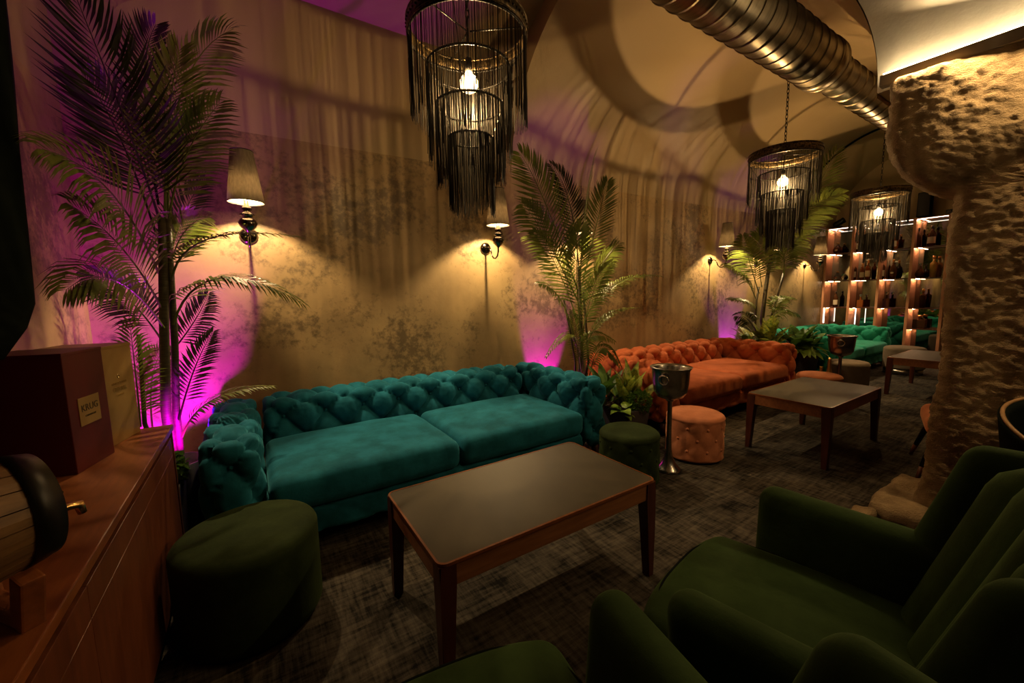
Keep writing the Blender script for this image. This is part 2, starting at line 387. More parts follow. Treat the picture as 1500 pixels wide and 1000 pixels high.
# stone pier with a rounded corbel, plaster arch wall above
def pier():
    X0, X1 = 3.30, 3.76
    zs = lin(0, 2.575, 230)
    def edge(z):
        if z < 1.93: return .60 + .012 * math.sin(z * 5) + .07 * max(0, 1 - z / .35) ** 2
        t = min(1, (z - 1.93) / .36); return .60 + .285 * math.sqrt(max(0, 1 - (1 - t) ** 2)) + .03 * (z - 1.93)
    rows = []
    for z in zs:
        e = edge(z); row = []
        path = []
        n1, n2 = 190, 30
        for i in range(n1 + 1):
            f = i / n1; y = -2.6 + (e - .09 + 2.6) * (f ** .45)
            path.append((X0, y, (-1, 0)))
        for i in range(1, 8):
            a = math.pi / 2 * i / 8; path.append((X0 + .09 * (1 - math.cos(a)), e - .09 + .09 * math.sin(a), (-math.cos(a), math.sin(a))))
        for i in range(n2 + 1): path.append((X0 + .09 + (X1 - X0 - .09) * i / n2, e, (0, 1)))
        for (x, y, nn) in path:
            zb = 1.96 + (.60 - y) * .42
            k = max(0, min(1, (y - .20) / .45)); q = max(0, min(1, (z - zb) / .22))
            bulge = .15 * k * math.sqrt(max(0, 1 - (1 - q) ** 2)) if nn[0] < -.01 else 0
            p = Vector((x, y, z))
            d = noise.noise(p * 2.6) * .014 + noise.noise(p * 9) * .007 + noise.noise(Vector((p.x * 20, p.y * 20, p.z * 34))) * .009 + noise.noise(Vector((p.x * 42, p.y * 42, p.z * 75))) * .009
            d *= (1 if z > .25 else .8)
            row.append((x + nn[0] * (d + bulge), y + nn[1] * d, z))
        rows.append(row)
    o = strip('pillar', rows, M_STONE); struct(o)
    # spread footing
    bm = bmesh.new()
    rbox(bm, (3.50, .62, .035), (.36, .19, .055), .04, .03, lambda ax, p, n: noise.noise((p + Vector((3, 1, 2))) * 9) * .03)
    link('pillar_footing', bm, M_STONE, o, True)
    bm = bmesh.new(); rbox(bm, (3.06, .80, .02), (.075, .055, .035), .03, .02, lambda ax, p, n: noise.noise((p + Vector((8, 1, 2))) * 15) * .015)
    tag(link('stone', bm, M_STONE, None, True), 'small pale loose stone on the carpet beside the pillar footing', 'stone')
    # plaster wall over the pier, cut to the curve of the vault
    pts = [(-2.6, 2.575), (.955, 2.575)]
    for t in lin(0.0, math.pi / 2, 24):
        pts.append((VC - VA * math.cos(t), VZ + .03 + (VB - .03) * math.sin(t)))
    pts += [(-2.6, VZ + VB)]
    n = len(pts); vv = [(X0 - .005, y, z) for y, z in pts] + [(X1, y, z) for y, z in pts]
    ff = [tuple(range(n))[::-1], tuple(range(n, 2 * n))] + [(i, (i + 1) % n, n + (i + 1) % n, n + i) for i in range(n)]
    struct(pyd('wall_arch', vv, ff, M_WHITE))
pier()
# LED bar on the pier
lb = thing('wall_light', 'long wall light bar glowing above the rough stone pillar', 'wall light', (3.30, 0, 2.61))
boxo('housing', (-.06, -.50, 0), (.055, 2.86, .062), mat('bar_grey', (.22, .18, .13), .5), lb, .004)
boxo('led_strip', (-.055, -.50, .036), (.035, 2.84, .012), M_LED, lb, 0)
lamp('wall_light_light', 'AREA', (3.20, -.1, 2.66), 11, (1, .72, .38), 1.9, size_y=.04, aim=(.35, 0, 1)).rotation_euler = (R(180), R(-18), R(90))
dl = lamp('wall_light_light', 'AREA', (3.16, -.1, 2.575), 24, (1, .66, .30), 1.9, size_y=.03); dl.rotation_euler = (0, R(22), 0); dl.data.size = .03; dl.data.size_y = 1.9

# ventilation duct
def duct():
    t = thing('ventilation_duct', 'large spiral galvanised ventilation duct hanging under the vault', 'duct', (0, 1.5, 3.15))
    def seg(name, x0, x1, r, pitch):
        bm = bmesh.new(); pr = []; x = x0
        while x < x1:
            pr += [(r, x), (r, x + pitch * .86), (r + .007, x + pitch * .90), (r + .007, x + pitch * .96)]; x += pitch
        pr.append((r, x1)); lathe_bm(bm, pr, 40)
        bmesh.ops.rotate(bm, verts=bm.verts, cent=(0, 0, 0), matrix=Matrix.Rotation(R(90), 3, 'Y'))
        o = link(name, bm, M_DUCT, t, False); o.data.polygons.foreach_set('use_smooth', [True] * len(o.data.polygons))
        o.data.set_sharp_from_angle(angle=R(30)); return o
    seg('wide_section', 1.2, 3.85, .175, .125); seg('narrow_section', 3.98, 10.3, .135, .16)
    for x0, x1, ra, rb in ((3.83, 3.92, .186, .186), (3.92, 4.02, .186, .140)):
        bm = bmesh.new(); lathe_bm(bm, [(ra - .01, x0), (ra, x0 + .005), (rb, x1 - .005), (rb - .01, x1)], 40)
        bmesh.ops.rotate(bm, verts=bm.verts, cent=(0, 0, 0), matrix=Matrix.Rotation(R(90), 3, 'Y')); link('collar', bm, M_DUCT, t, True)
    for x in (2.1, 3.3, 6.0, 8.4):
        tubeo('hanger', [(x, 0, .17 if x < 3.9 else .13), (x, 0, .55)], .006, M_BLACK, t, 6)
duct()

# ------------------------------------------------------------------ sofas
def make_sofa():
    t = thing('sofa', 'teal velvet deep buttoned sofa nearest the camera along the wall', 'sofa', (1.10, 2.91, 0), 0, 'buttoned velvet sofas along the wall')
    bt = bmesh.new()
    def lean(p): return Vector((p.x, p.y + .10 * max(0, p.z + .12) ** 1.0, p.z))
    bm = bmesh.new(); tufted(bm, (0, .40, .42), (1.10, .18, .30), (16, 2, 4), .10, .074, .0105, lean, bt, show=(1, 2))
    link('backrest', bm, M_TEAL, t, True)
    b2 = bmesh.new()
    for s in (-1, 1):
        bm = bmesh.new(); bt2 = bmesh.new()
        tufted(bm, (s * 1.245, 0, .41), (.148, .585, .31), (2, 8, 4), .11, .066, .0105, None, bt, show=(0, 1, 2), shift=0)
        bt2.free(); link('armrest', bm, M_TEAL, t, True)
    link('tufting_buttons', bt, M_TEAL, t, True)['kind'] = 'stuff'; b2.free()
    bm = bmesh.new(); tufted(bm, (0, -.12, .185), (1.10, .445, .085), (16, 6, 2), .03, .012, .018); link('base', bm, M_TEAL, t, True)
    for s in (-1, 1):
        def crown(p, s=s):
            k = max(0, 1 - (p.x / .55) ** 2) * max(0, 1 - (p.y / .45) ** 2); sag = .006 * noise.noise(p * 6 + Vector((s * 4, 0, 0)))
            return Vector((p.x, p.y - (.012 * max(0, 1 - (p.x / .55) ** 2) if p.y < 0 else 0), p.z + (.032 * k ** .6 + sag if p.z > 0 else 0)))
        bm = bmesh.new(); rbox(bm, (s * .549, -.165, .355), (.546, .425, .092), .062, .03, None, crown); link('seat_cushion', bm, M_TEAL, t, True)
    for x in (-1.3, 1.3):
        for y in (-.48, .48): latheo('foot', [(0, 0), (.022, 0), (.03, .11), (0, .11)], M_DARKWOOD, t, 12, (x, y, 0))
    return t
sofa1 = make_sofa()
sofa2 = copy_tree(sofa1); sofa2.location.x = 4.63; sofa2['label'] = 'burnt orange velvet buttoned sofa along the wall'
repaint(sofa2, [(M_TEAL, M_ORANGE)])
sofa3 = copy_tree(sofa1); sofa3.location.x = 8.40; sofa3['label'] = 'bright sea green velvet buttoned sofa before the bottle shelves'
repaint(sofa3, [(M_TEAL, M_TEAL2)])

# ------------------------------------------------------------------ coffee tables
def make_table():
    t = thing('coffee_table', 'walnut coffee table with dark inset top before the teal sofa', 'table', (1.027, 1.50, 0), 0, 'low walnut coffee tables')
    L, W, H = .565, .312, .50
    def rr(hx, hy, r, n=6):
        out = []
        for cx, cy, a0 in ((hx - r, hy - r, 0), (-hx + r, hy - r, 90), (-hx + r, -hy + r, 180), (hx - r, -hy + r, 270)):
            for i in range(n + 1):
                a = R(a0 + 90 * i / n); out.append((cx + r * math.cos(a), cy + r * math.sin(a)))
        return out
    def slab(name, hx, hy, r, z0, z1, m, bev=.002):
        bm = bmesh.new(); p = rr(hx, hy, r)
        a = [bm.verts.new((x, y, z0)) for x, y in p]; b = [bm.verts.new((x, y, z1)) for x, y in p]
        bm.faces.new(a[::-1]); bm.faces.new(b)
        for i in range(len(p)): bm.faces.new((a[i], a[(i + 1) % len(p)], b[(i + 1) % len(p)], b[i]))
        return link(name, bm, m, t)
    # wooden rim as a frame around the inset
    bm = bmesh.new(); po, pi = rr(L, W, .035), rr(L - .008, W - .008, .028); n = len(po)
    rows = [[bm.verts.new((x, y, z)) for x, y in q] for q, z in ((po, H - .012), (po, H - .001), (pi, H), (pi, H - .012))]
    for A, B in zip(rows, rows[1:] + rows[:1]):
        for i in range(n): bm.faces.new((A[i], A[(i + 1) % n], B[(i + 1) % n], B[i]))
    link('rim', bm, M_WALNUT_Y, t)['label'] = 'thin pale walnut rim'
    slab('tabletop', L - .0085, W - .0085, .028, H - .012, H - .0015, M_LINO)['label'] = 'dark grey inset tabletop'
    for s in (-1, 1):
        boxo('apron', (0, s * (W - .018), H - .055), (2 * L - .11, .022, .084), M_WALNUT, t)
        boxo('apron', (s * (L - .018), 0, H - .055), (.022, 2 * W - .11, .084), M_WALNUT, t)
    for sx in (-1, 1):
        for sy in (-1, 1):
            bm = bmesh.new(); x, y = sx * (L - .034), sy * (W - .034)
            prof = [(.0, .021), (.25, .026), (.42, .031), (.487, .0325)]
            vs = [[bm.verts.new((x + sx * (.0325 - h) + a * h, y + sy * (.0325 - h) + b * h, z)) for a, b in ((-1, -1), (1, -1), (1, 1), (-1, 1))] for z, h in prof]
            for A, B in zip(vs, vs[1:]):
                for i in range(4): bm.faces.new((A[i], A[(i + 1) % 4], B[(i + 1) % 4], B[i]))
            bm.faces.new(vs[0][::-1]); bm.faces.new(vs[-1])
            bmesh.ops.bevel(bm, geom=[e for e in bm.edges if abs((e.verts[0].co - e.verts[1].co).z) > .05], offset=.006, segments=2, affect='EDGES')
            link('leg', bm, M_DARKWOOD, t)
    return t
tab1 = make_table()
for x, y, lab in ((4.22, 1.495, 'walnut coffee table with dark inset top before the orange sofa'), (7.56, 1.40, 'walnut coffee table half hidden by the stone pillar, near the shelves')):
    c = copy_tree(tab1); c.location = (x, y, 0); c['label'] = lab

# ------------------------------------------------------------------ stools
def make_stool(R_, H_, m, loc, label, nb=12, rows=3, steel=False):
    t = thing('stool', label, 'stool', loc, random.uniform(0, .5), 'round velvet stools')
    z0 = .09 if steel else .012
    rd = .045
    prof = [(0, z0), (R_ - .02, z0), (R_ - .004, z0 + .012)]
    for z in lin(z0 + .02, H_ - rd - .005, 18): prof.append((R_, z))
    for a in lin(0, 90, 7): prof.append((R_ - rd + rd * math.cos(R(a)), H_ - rd + rd * math.sin(R(a))))
    for f in (.8, .6, .4, .2): prof.append(((R_ - rd) * f, H_ + .016 * (1 - f * f)))
    prof.append((0, H_ + .018))
    def dent(a, z, r):
        if r < R_ - .001 or not rows: return .003 * math.sin(a * 3)
        u = a / (2 * math.pi) * nb * 2; v = (z - z0) / (H_ - z0) * (rows + 1)
        return (tuft(u, v) - 1) * .012
    latheo('body', prof, m, t, 96, (0, 0, 0), dent)
    if rows:
        bm = bmesh.new()
        for j in range(1, rows + 1):
            for i in range(nb * 2):
                if (i + j) % 2: continue
                a = 2 * math.pi * i / (nb * 2)
                bmesh.ops.create_icosphere(bm, subdivisions=2, radius=.014, matrix=Matrix.Translation(((R_ - .014) * math.cos(a), (R_ - .014) * math.sin(a), z0 + (H_ - z0) * j / (rows + 1))))
        link('tufting_buttons', bm, m, t, True)['kind'] = 'stuff'
    latheo('plinth', [(0, 0), (R_ * .93, 0), (R_ * .93, z0 + .004), (0, z0 + .004)], M_STEEL if steel else M_BLACK, t, 48)
    return t
make_stool(.275, .41, M_OLIVE, (-.085, 2.025, 0), 'large dark green plain stool by the sideboard, before the teal sofa', rows=0)
make_stool(.222, .385, M_OLIVE, (2.31, 1.975, 0), 'small dark green buttoned stool left of the champagne bucket', 9)
make_stool(.232, .385, M_PINK, (3.11, 1.955, 0), 'salmon velvet buttoned stool beside the nearest champagne bucket', 9)
make_stool(.232, .385, M_PINK, (5.72, 2.00, 0), 'salmon velvet stool behind the middle coffee table', 9)
make_stool(.235, .40, M_TAUPE, (6.95, 2.10, 0), 'plain taupe velvet stool before the sea green sofa', rows=0)
make_stool(.26, .44, M_TAUPE, (8.95, 1.98, 0), 'taupe stool with steel plinth behind the far coffee table', rows=0, steel=True)

# ------------------------------------------------------------------ champagne buckets on stands
def make_bucket(loc, label):
    t = thing('champagne_stand', label, 'wine cooler', loc, R(284), 'steel champagne buckets on stands')
    latheo('stand', [(0, 0), (.098, 0), (.10, .008), (.085, .022), (.058, .05), (.034, .10), (.022, .17), (.018, .30), (.018, .555), (.03, .562), (.03, .575), (0, .575)], M_STEEL, t, 32)
    latheo('bucket', [(0, .572), (.045, .575), (.095, .595), (.122, .635), (.132, .70), (.138, .80), (.152, .822), (.156, .828), (.150, .831), (.136, .812), (.128, .72), (.115, .64), (.06, .60), (0, .595)], M_STEEL, t, 40)
    for s in (-1, 1):
        bm = bmesh.new(); torus_bm(bm, (0, 0, 0), .036, .0055, 'Y', 24, 8)
        h = link('ring_handle', bm, M_STEEL, t, True); h.location = (s * .005, -.147 * s, .745); h.rotation_euler = (s * R(8), 0, 0)
        bm = bmesh.new(); box(bm, (0, -.140 * s, .782), (.022, .02, .026), None, .005); link('lug', bm, M_STEEL, t)
    return t
b1 = make_bucket((2.685, 1.90, 0), 'steel champagne bucket on tall stand between green and salmon stools')
b2 = copy_tree(b1); b2.location = (6.12, 1.93, 0); b2['label'] = 'steel champagne bucket on tall stand by the sea green sofa'

# ------------------------------------------------------------------ chandeliers
def fringe(bm, R_, z0, z1, n, rr):
    for i in range(n):
        a = 2 * math.pi * (i + rr.uniform(-.35, .35)) / n; r = R_ + rr.uniform(-.006, .006)
        zb = z1 + rr.uniform(-.03, .02) + .02 * math.sin(a * 3 + R_ * 40); wd = rr.uniform(.0009, .0019)
        x, y = r * math.cos(a), r * math.sin(a); dx = rr.gauss(0, .0035); dy = rr.gauss(0, .0035)
        P = []
        for f in (0, .5, 1):
            z = z0 + (zb - z0) * f; cx, cy = x + dx * f * f, y + dy * f * f
            P.append([bm.verts.new((cx + wd * math.cos(q), cy + wd * math.sin(q), z)) for q in (a, a + 2.09, a + 4.19)])
        for A, B in zip(P, P[1:]):
            for k in range(3): bm.faces.new((A[k], A[(k + 1) % 3], B[(k + 1) % 3], B[k]))
def make_chandelier(loc, top, label, power, seed=1):
    """loc: point of the bulb; z measured from the bulb"""
    rr = random.Random(seed)
    t = thing('chandelier', label, 'chandelier', loc, rr.uniform(0, 6), 'tiered black fringe chandeliers')
    tiers = [(.278, .185, -.18, 290), (.200, .058, -.35, 220), (.163, -.115, -.47, 240), (.108, -.265, -.60, 230)]
    for k, (R_, z0, z1, n) in enumerate(tiers):
        bm = bmesh.new(); torus_bm(bm, (0, 0, z0), R_, .0055, 'Z', 56, 8)
        link('hoop', bm, M_BLACK, t, True)
        bm = bmesh.new(); fringe(bm, R_, z0, z1, n, rr); o = link('fringe', bm, M_THREAD, t); o['kind'] = 'stuff'
    # pierced band on the top hoop
    bm = bmesh.new()
    for R_ in (.282,):
        lathe_bm(bm, [(R_, .190), (R_ + .003, .192), (R_ + .003, .246), (R_, .248), (R_ - .004, .246), (R_ - .004, .192), (R_, .190)], 64)
        for i in range(72):
            a = 2 * math.pi * i / 72
            bmesh.ops.create_icosphere(bm, subdivisions=1, radius=.006, matrix=Matrix.Translation(((R_ + .004) * math.cos(a), (R_ + .004) * math.sin(a), .222)))
        torus_bm(bm, (0, 0, .248), R_, .007, 'Z', 64, 8); torus_bm(bm, (0, 0, .192), R_, .006, 'Z', 64, 8)
    link('band', bm, M_BRASSBAND, t, True)
    for i in range(3):
        a = 2 * math.pi * i / 3; tubeo('spoke', [(.01 * math.cos(a), .01 * math.sin(a), .225), (.28 * math.cos(a), .28 * math.sin(a), .225)], .004, M_BLACK, t, 6)
    for R1, z0, R2, z1 in ((.2, .058, .278, .19), (.163, -.115, .2, .058), (.108, -.265, .163, -.115)):
        for i in range(3):
            bm = bmesh.new()
            a = 2 * math.pi * i / 3 + .5; tube_bm(bm, [(R1 * math.cos(a), R1 * math.sin(a), z0), (R2 * math.cos(a), R2 * math.sin(a), z1)], .0022, 5)
            link('hanging_wire', bm, M_BLACK, t)
    tubeo('cord', [(0, 0, .07), (0, 0, .24)], .005, M_BLACK, t, 6)
    latheo('socket', [(0, .045), (.017, .045), (.019, .075), (.014, .105), (0, .105)], M_BLACK, t, 16)
    g = latheo('bulb', [(.014, .048), (.018, .035), (.036, .018), (.0455, -.002), (.046, -.016), (.036, -.038), (.018, -.049), (0, -.052)], M_BULB, t, 24)
    bm = bmesh.new()
    for i in range(6):
        a = i * math.pi / 3; tube_bm(bm, [(.008 * math.cos(a), .008 * math.sin(a), .022), (.018 * math.cos(a + .5), .018 * math.sin(a + .5), -.028)], .0012, 4)
    link('filament', bm, M_FIL, t)
    # chain up to the vault
    bm = bmesh.new(); z = .25; k = 0
    while z < top - loc[2]:
        torus_bm(bm, (0, 0, z + .018), .016, .0034, 'X' if k % 2 else 'Y', 12, 6, sx=.62 if True else 1, sy=1.45); z += .036; k += 1
    link('chain', bm, M_BLACK, t, True)
    latheo('canopy', [(0, top - loc[2]), (.05, top - loc[2]), (.05, top - loc[2] - .02), (.015, top - loc[2] - .03), (0, top - loc[2] - .03)], M_BLACK, t, 20)
    l = lamp('chandelier_light', 'POINT', loc, power, (1, .62, .25), .007)
    return t
CY = 1.85
make_chandelier((.974, CY, 2.43), 4.17, 'black fringe chandelier over the nearest coffee table', 64, 3)
make_chandelier((4.19, CY, 2.395), 3.86, 'black fringe chandelier over the middle coffee table', 92, 4)
make_chandelier((6.735, CY, 2.36), 3.89, 'farthest black fringe chandelier, hanging before the bottle shelves', 95, 5)

# ------------------------------------------------------------------ wall sconces
def make_sconce():
    t = thing('wall_sconce', '', 'wall lamp', (0, WY, 1.86), 0, 'sconces with linen shades along the wall')
    bm = bmesh.new(); lathe_bm(bm, [(0, 0), (.056, 0), (.058, .008), (.046, .018), (.022, .026), (0, .028)], 28)
    bmesh.ops.rotate(bm, verts=bm.verts, cent=(0, 0, 0), matrix=Matrix.Rotation(R(90), 3, 'X')); link('wall_plate', bm, M_CHROME, t, True)
    D = -.25
    pts = [(0, -.02, 0), (0, -.055, .004), (0, -.10, -.012)]
    for a in lin(165, 370, 14): pts.append((0, -.185 + .068 * -math.cos(R(a)) * -1 * 1.0, -.045 + .062 * math.sin(R(a))))
    pts = [(0, -.02, 0), (0, -.06, .006), (0, -.095, -.006), (0, -.112, -.035), (0, -.125, -.075), (0, -.155, -.105), (0, -.195, -.112), (0, -.228, -.092), (0, -.245, -.055), (0, D, -.01)]
    tubeo('arm', pts, .0075, M_CHROME, t, 10)
    latheo('body', [(0, -.02), (.012, -.015), (.022, 0), (.048, .025), (.056, .05), (.045, .074), (.020, .088), (.042, .096), (.046, .108), (.024, .118), (.018, .128), (.030, .140), (.028, .155), (.014, .166), (.012, .20), (0, .20)], M_CHROME, t, 28, (0, D, 0))
    sh = latheo('shade', [(.108, .185), (.066, .515), (.0645, .515), (.1065, .185), (.108, .185)], M_SHADE, t, 40, (0, D, 0))
    latheo('shade_lid', [(0, .507), (.0655, .507), (.0655, .511), (0, .511)], M_SHADE, t, 32, (0, D, 0))
    bm = bmesh.new(); torus_bm(bm, (0, D, .515), .0655, .0028, 'Z', 40, 6); link('shade_trim', bm, M_BLACK, t, True); bm = bmesh.new(); torus_bm(bm, (0, D, .186), .1072, .0022, 'Z', 40, 6); link('shade_trim', bm, M_BLACK, t, True)
    latheo('bulb', [(0, .20), (.012, .205), (.022, .225), (.024, .245), (.014, .268), (0, .272)], M_BULB, t, 16, (0, D, 0))
    return t
SC_POS = [(.03, 'wall sconce with linen shade beside the tall palm'), (2.0, 'wall sconce with linen shade hanging past the fringe of the nearest chandelier'),
          (3.07, 'wall sconce with linen shade half hidden behind the middle palm'), (5.89, 'wall sconce with linen shade over the orange sofa'),
          (7.25, 'wall sconce behind the far palm fronds, under the second chandelier'), (9.10, 'wall sconce with linen shade beside the bottle shelves')]
s0 = make_sconce()
for i, (x, lab) in enumerate(SC_POS):
    s = s0 if i == 0 else copy_tree(s0)
    s.location = (x, WY, 1.86); s['label'] = lab
    lamp('sconce_light', 'POINT', (x, WY - .25, 2.125), 80, (1, .71, .36), .016)

# ------------------------------------------------------------------ sideboard and the things on it
def sideboard():
    y0, y1, xf, H = -1.2, 2.60, -.375, .78
    t = thing('sideboard', 'long reddish walnut sideboard along the left wall', 'sideboard', (-.61, .7, 0))
    def B(name, a, b, m, bev=.003): return boxo(name, ((a[0] + b[0]) / 2 + .61, (a[1] + b[1]) / 2 - .7, (a[2] + b[2]) / 2), (b[0] - a[0], b[1] - a[1], b[2] - a[2]), m, t, bev)
    B('worktop', (-.848, y0, H - .028), (xf, y1, H), M_WALNUT_Y)
    B('carcass', (-.84, y0 + .01, .06), (xf - .035, y1 - .005, H - .028), M_BLACK)  # walnut carcass coloured black to paint the shade in the gap under the worktop
    B('side_panel', (-.845, y1 - .022, .0), (xf - .006, y1 - .001, H - .03), M_WALNUT_Z)
    n = 3; w_ = (y1 - .026 - y0 - .02) / n
    for i in range(n):
        a = y0 + .02 + i * w_
        B('drawer', (xf - .033, a + .0012, H - .148), (xf - .010, a + w_ - .0012, H - .062), M_WALNUT_Z, .0015)
        B('door', (xf - .033, a + .0012, .075), (xf - .010, a + w_ - .0012, H - .150), M_WALNUT_Z, .0015)
    B('plinth', (-.83, y0 + .03, 0), (xf - .05, y1 - .05, .06), M_BLACK)
sideboard()
def text(body, size, m, parent, loc, rot, name='lettering', align='CENTER'):
    c = bpy.data.curves.new(name, 'FONT'); c.body = body; c.size = size; c.extrude = .0006; c.align_x = align; c.align_y = 'CENTER'; c.resolution_u = 3
    q = bpy.data.objects.new(name, c); COL.objects.link(q); bpy.context.view_layer.update()
    me = bpy.data.meshes.new_from_object(q.evaluated_get(bpy.context.evaluated_depsgraph_get())); bpy.data.objects.remove(q)
    o = ob(name, me, m, parent) if not me.materials else ob(name, me, None, parent)
    if not me.materials: me.materials.append(m)
    o.location = loc; o.rotation_euler = rot; o['kind'] = 'stuff'; return o
M_REDBOX = mat('oxblood_card', (.085, .003, .005), .45)
M_GOLDBOX = noisy(mat('gold_card', (.40, .25, .085), .40, .35), (.33, .20, .065), 6, stretch=(1, 1, .3))
M_DARKTXT = mat('dark_print', (.05, .03, .012), .5)
M_FOIL = mat('gold_foil', (.75, .62, .36), .25, 1)
rzb = R(-14)
rb = thing('gift_box', 'dark red bottle gift box with gold label on the sideboard', 'box', (-.545, 2.142, .78), rzb)   # origin: middle of the bottom edge facing the room
boxo('body', (-.125, 0, .2175), (.25, .222, .435), M_REDBOX, rb, .003)
boxo('lid', (-.125, 0, .437), (.252, .224, .012), M_REDBOX, rb, .002)
lp = boxo('label_plate', (.001, -.005, .215), (.003, .118, .105), M_GOLDBOX, rb, .001); lp['label'] = 'square gold label'
text('KRUG', .036, M_DARKTXT, lp, (.003, -.005, .226), (R(90), 0, R(90)))
text('CHAMPAGNE', .010, M_DARKTXT, lp, (.003, -.005, .196), (R(90), 0, R(90)))
gb = thing('gift_box', 'matt gold bottle gift box behind the dark red one', 'box', (-.522, 2.418, .78), rzb)
boxo('body', (-.12, 0, .21), (.24, .275, .42), M_GOLDBOX, gb, .003)
boxo('lid', (-.12, 0, .425), (.243, .278, .014), M_GOLDBOX, gb, .002)
for s_, h_, z_ in (('LOUIS ROEDERER', .014, .262), ('CRISTAL', .027, .236), ('CHAMPAGNE', .009, .210)):
    text(s_, h_, M_FOIL, gb, (.0015, .015, z_), (R(90), 0, R(90)))
bm = bmesh.new(); torus_bm(bm, (.001, .015, .292), .007, .0012, 'X', 16, 6); link('emblem', bm, M_FOIL, gb)
kb = thing('carton', 'plain black carton behind the dark red gift box', 'box', (-.812, 1.93, .78), R(0))
boxo('body', (0, 0, .20), (.062, .26, .40), M_BLKFAB, kb, .004); boxo('lid', (0, 0, .41), (.063, .262, .02), M_BLKFAB, kb, .004)
def barrel():
    ax = Vector((.79, .61, 0)); rz = math.atan2(ax.y, ax.x)
    t = thing('barrel', 'small wooden cask with black hoops and brass tap on the sideboard', 'barrel', (-.540, 1.105, .78), rz)
    L, r0, r1, cz = .17, .104, .124, .205
    M_OAK = wood('oak_staves', (.25, .135, .048), (.13, .065, .022), .55, (2, 14, 14))
    def rad(x): return r1 - (r1 - r0) * (x / L) ** 2
    n = 20
    for i in range(n):
        a0, a1 = 2 * math.pi * (i + .03) / n, 2 * math.pi * (i + .97) / n; bm = bmesh.new(); rows = []
        for x in lin(-L, L, 8):
            r = rad(x); rows.append([bm.verts.new((x, q * math.cos(a), cz + q * math.sin(a))) for q, a in ((r, a0), (r + .001, (a0 + a1) / 2), (r, a1), (r - .014, a1), (r - .014, a0))])
        for A, B in zip(rows, rows[1:]):
            for k in range(5): bm.faces.new((A[k], A[(k + 1) % 5], B[(k + 1) % 5], B[k]))
        bm.faces.new(rows[0]); bm.faces.new(rows[-1][::-1]); link('stave', bm, M_OAK, t)
    for x0, x1 in ((-.172, -.124), (-.045, -.012), (.012, .045), (.124, .172)):
        bm = bmesh.new(); pr = [(rad(x) + q, x) for x, q in ((x0, -.002), (x0, .004), ((x0 + x1) / 2, .0045), (x1, .004), (x1, -.002))]
        lathe_bm(bm, pr, 48); bmesh.ops.rotate(bm, verts=bm.verts, cent=(0, 0, 0), matrix=Matrix.Rotation(R(90), 3, 'Y')); bmesh.ops.translate(bm, verts=bm.verts, vec=(0, 0, cz))
        link('hoop', bm, M_BLACK, t, True)
    for s in (-1, 1):
        bm = bmesh.new(); lathe_bm(bm, [(0, s * (L - .012)), (r0 - .012, s * (L - .012)), (r0 - .012, s * (L - .022)), (0, s * (L - .022))], 40)
        bmesh.ops.rotate(bm, verts=bm.verts, cent=(0, 0, 0), matrix=Matrix.Rotation(R(90), 3, 'Y')); bmesh.ops.translate(bm, verts=bm.verts, vec=(0, 0, cz)); link('barrel_head', bm, M_OAK, t)
    tp = tubeo('tap', [(L - .02, 0, cz - .03), (L + .045, 0, cz - .03), (L + .062, 0, cz - .034), (L + .066, 0, cz - .055)], [.009, .009, .010, .008], M_BRASS, t, 10)
    tubeo('tap_handle', [(L + .03, 0, cz - .03), (L + .03, 0, cz + .004), (L + .03, .018, cz + .012), (L + .03, -.018, cz + .012)], .005, M_BRASS, tp, 8)
    for x in (-.11, .11):
        for s in (-1, 1):
            bm = bmesh.new(); box(bm, (x, s * .085, .055), (.035, .04, .11), Matrix.Rotation(s * R(-14), 3, 'X'), .004); link('stand_foot', bm, M_WALNUT_Y, t)
        boxo('stand_rail', (x, 0, .017), (.034, .15, .03), M_WALNUT_Y, t)
barrel()
# curtain at the left wall
def curtain():
    rows = []
    for z in lin(1.22, 3.9, 30):
        ye = 2.15 + .30 * min(1, (z - 1.22) / .18) ** .6 + .14 * max(0, z - 1.40) * 1.0
        ye = min(ye, 2.86); row = []
        for i in range(121):
            f = i / 120; y = -.5 + (ye + .5) * f
            row.append((-.755 + .045 * math.sin(f * 60 + .4 * math.sin(z * 2)) + .012 * math.sin(f * 133), y, z))
        rows.append(row)
    o = strip('curtain', rows, M_BLKFAB); md = o.modifiers.new('s', 'SOLIDIFY'); md.thickness = .006
    tag(o, 'heavy black green curtain hanging at the left wall above the sideboard', 'curtain')
curtain()

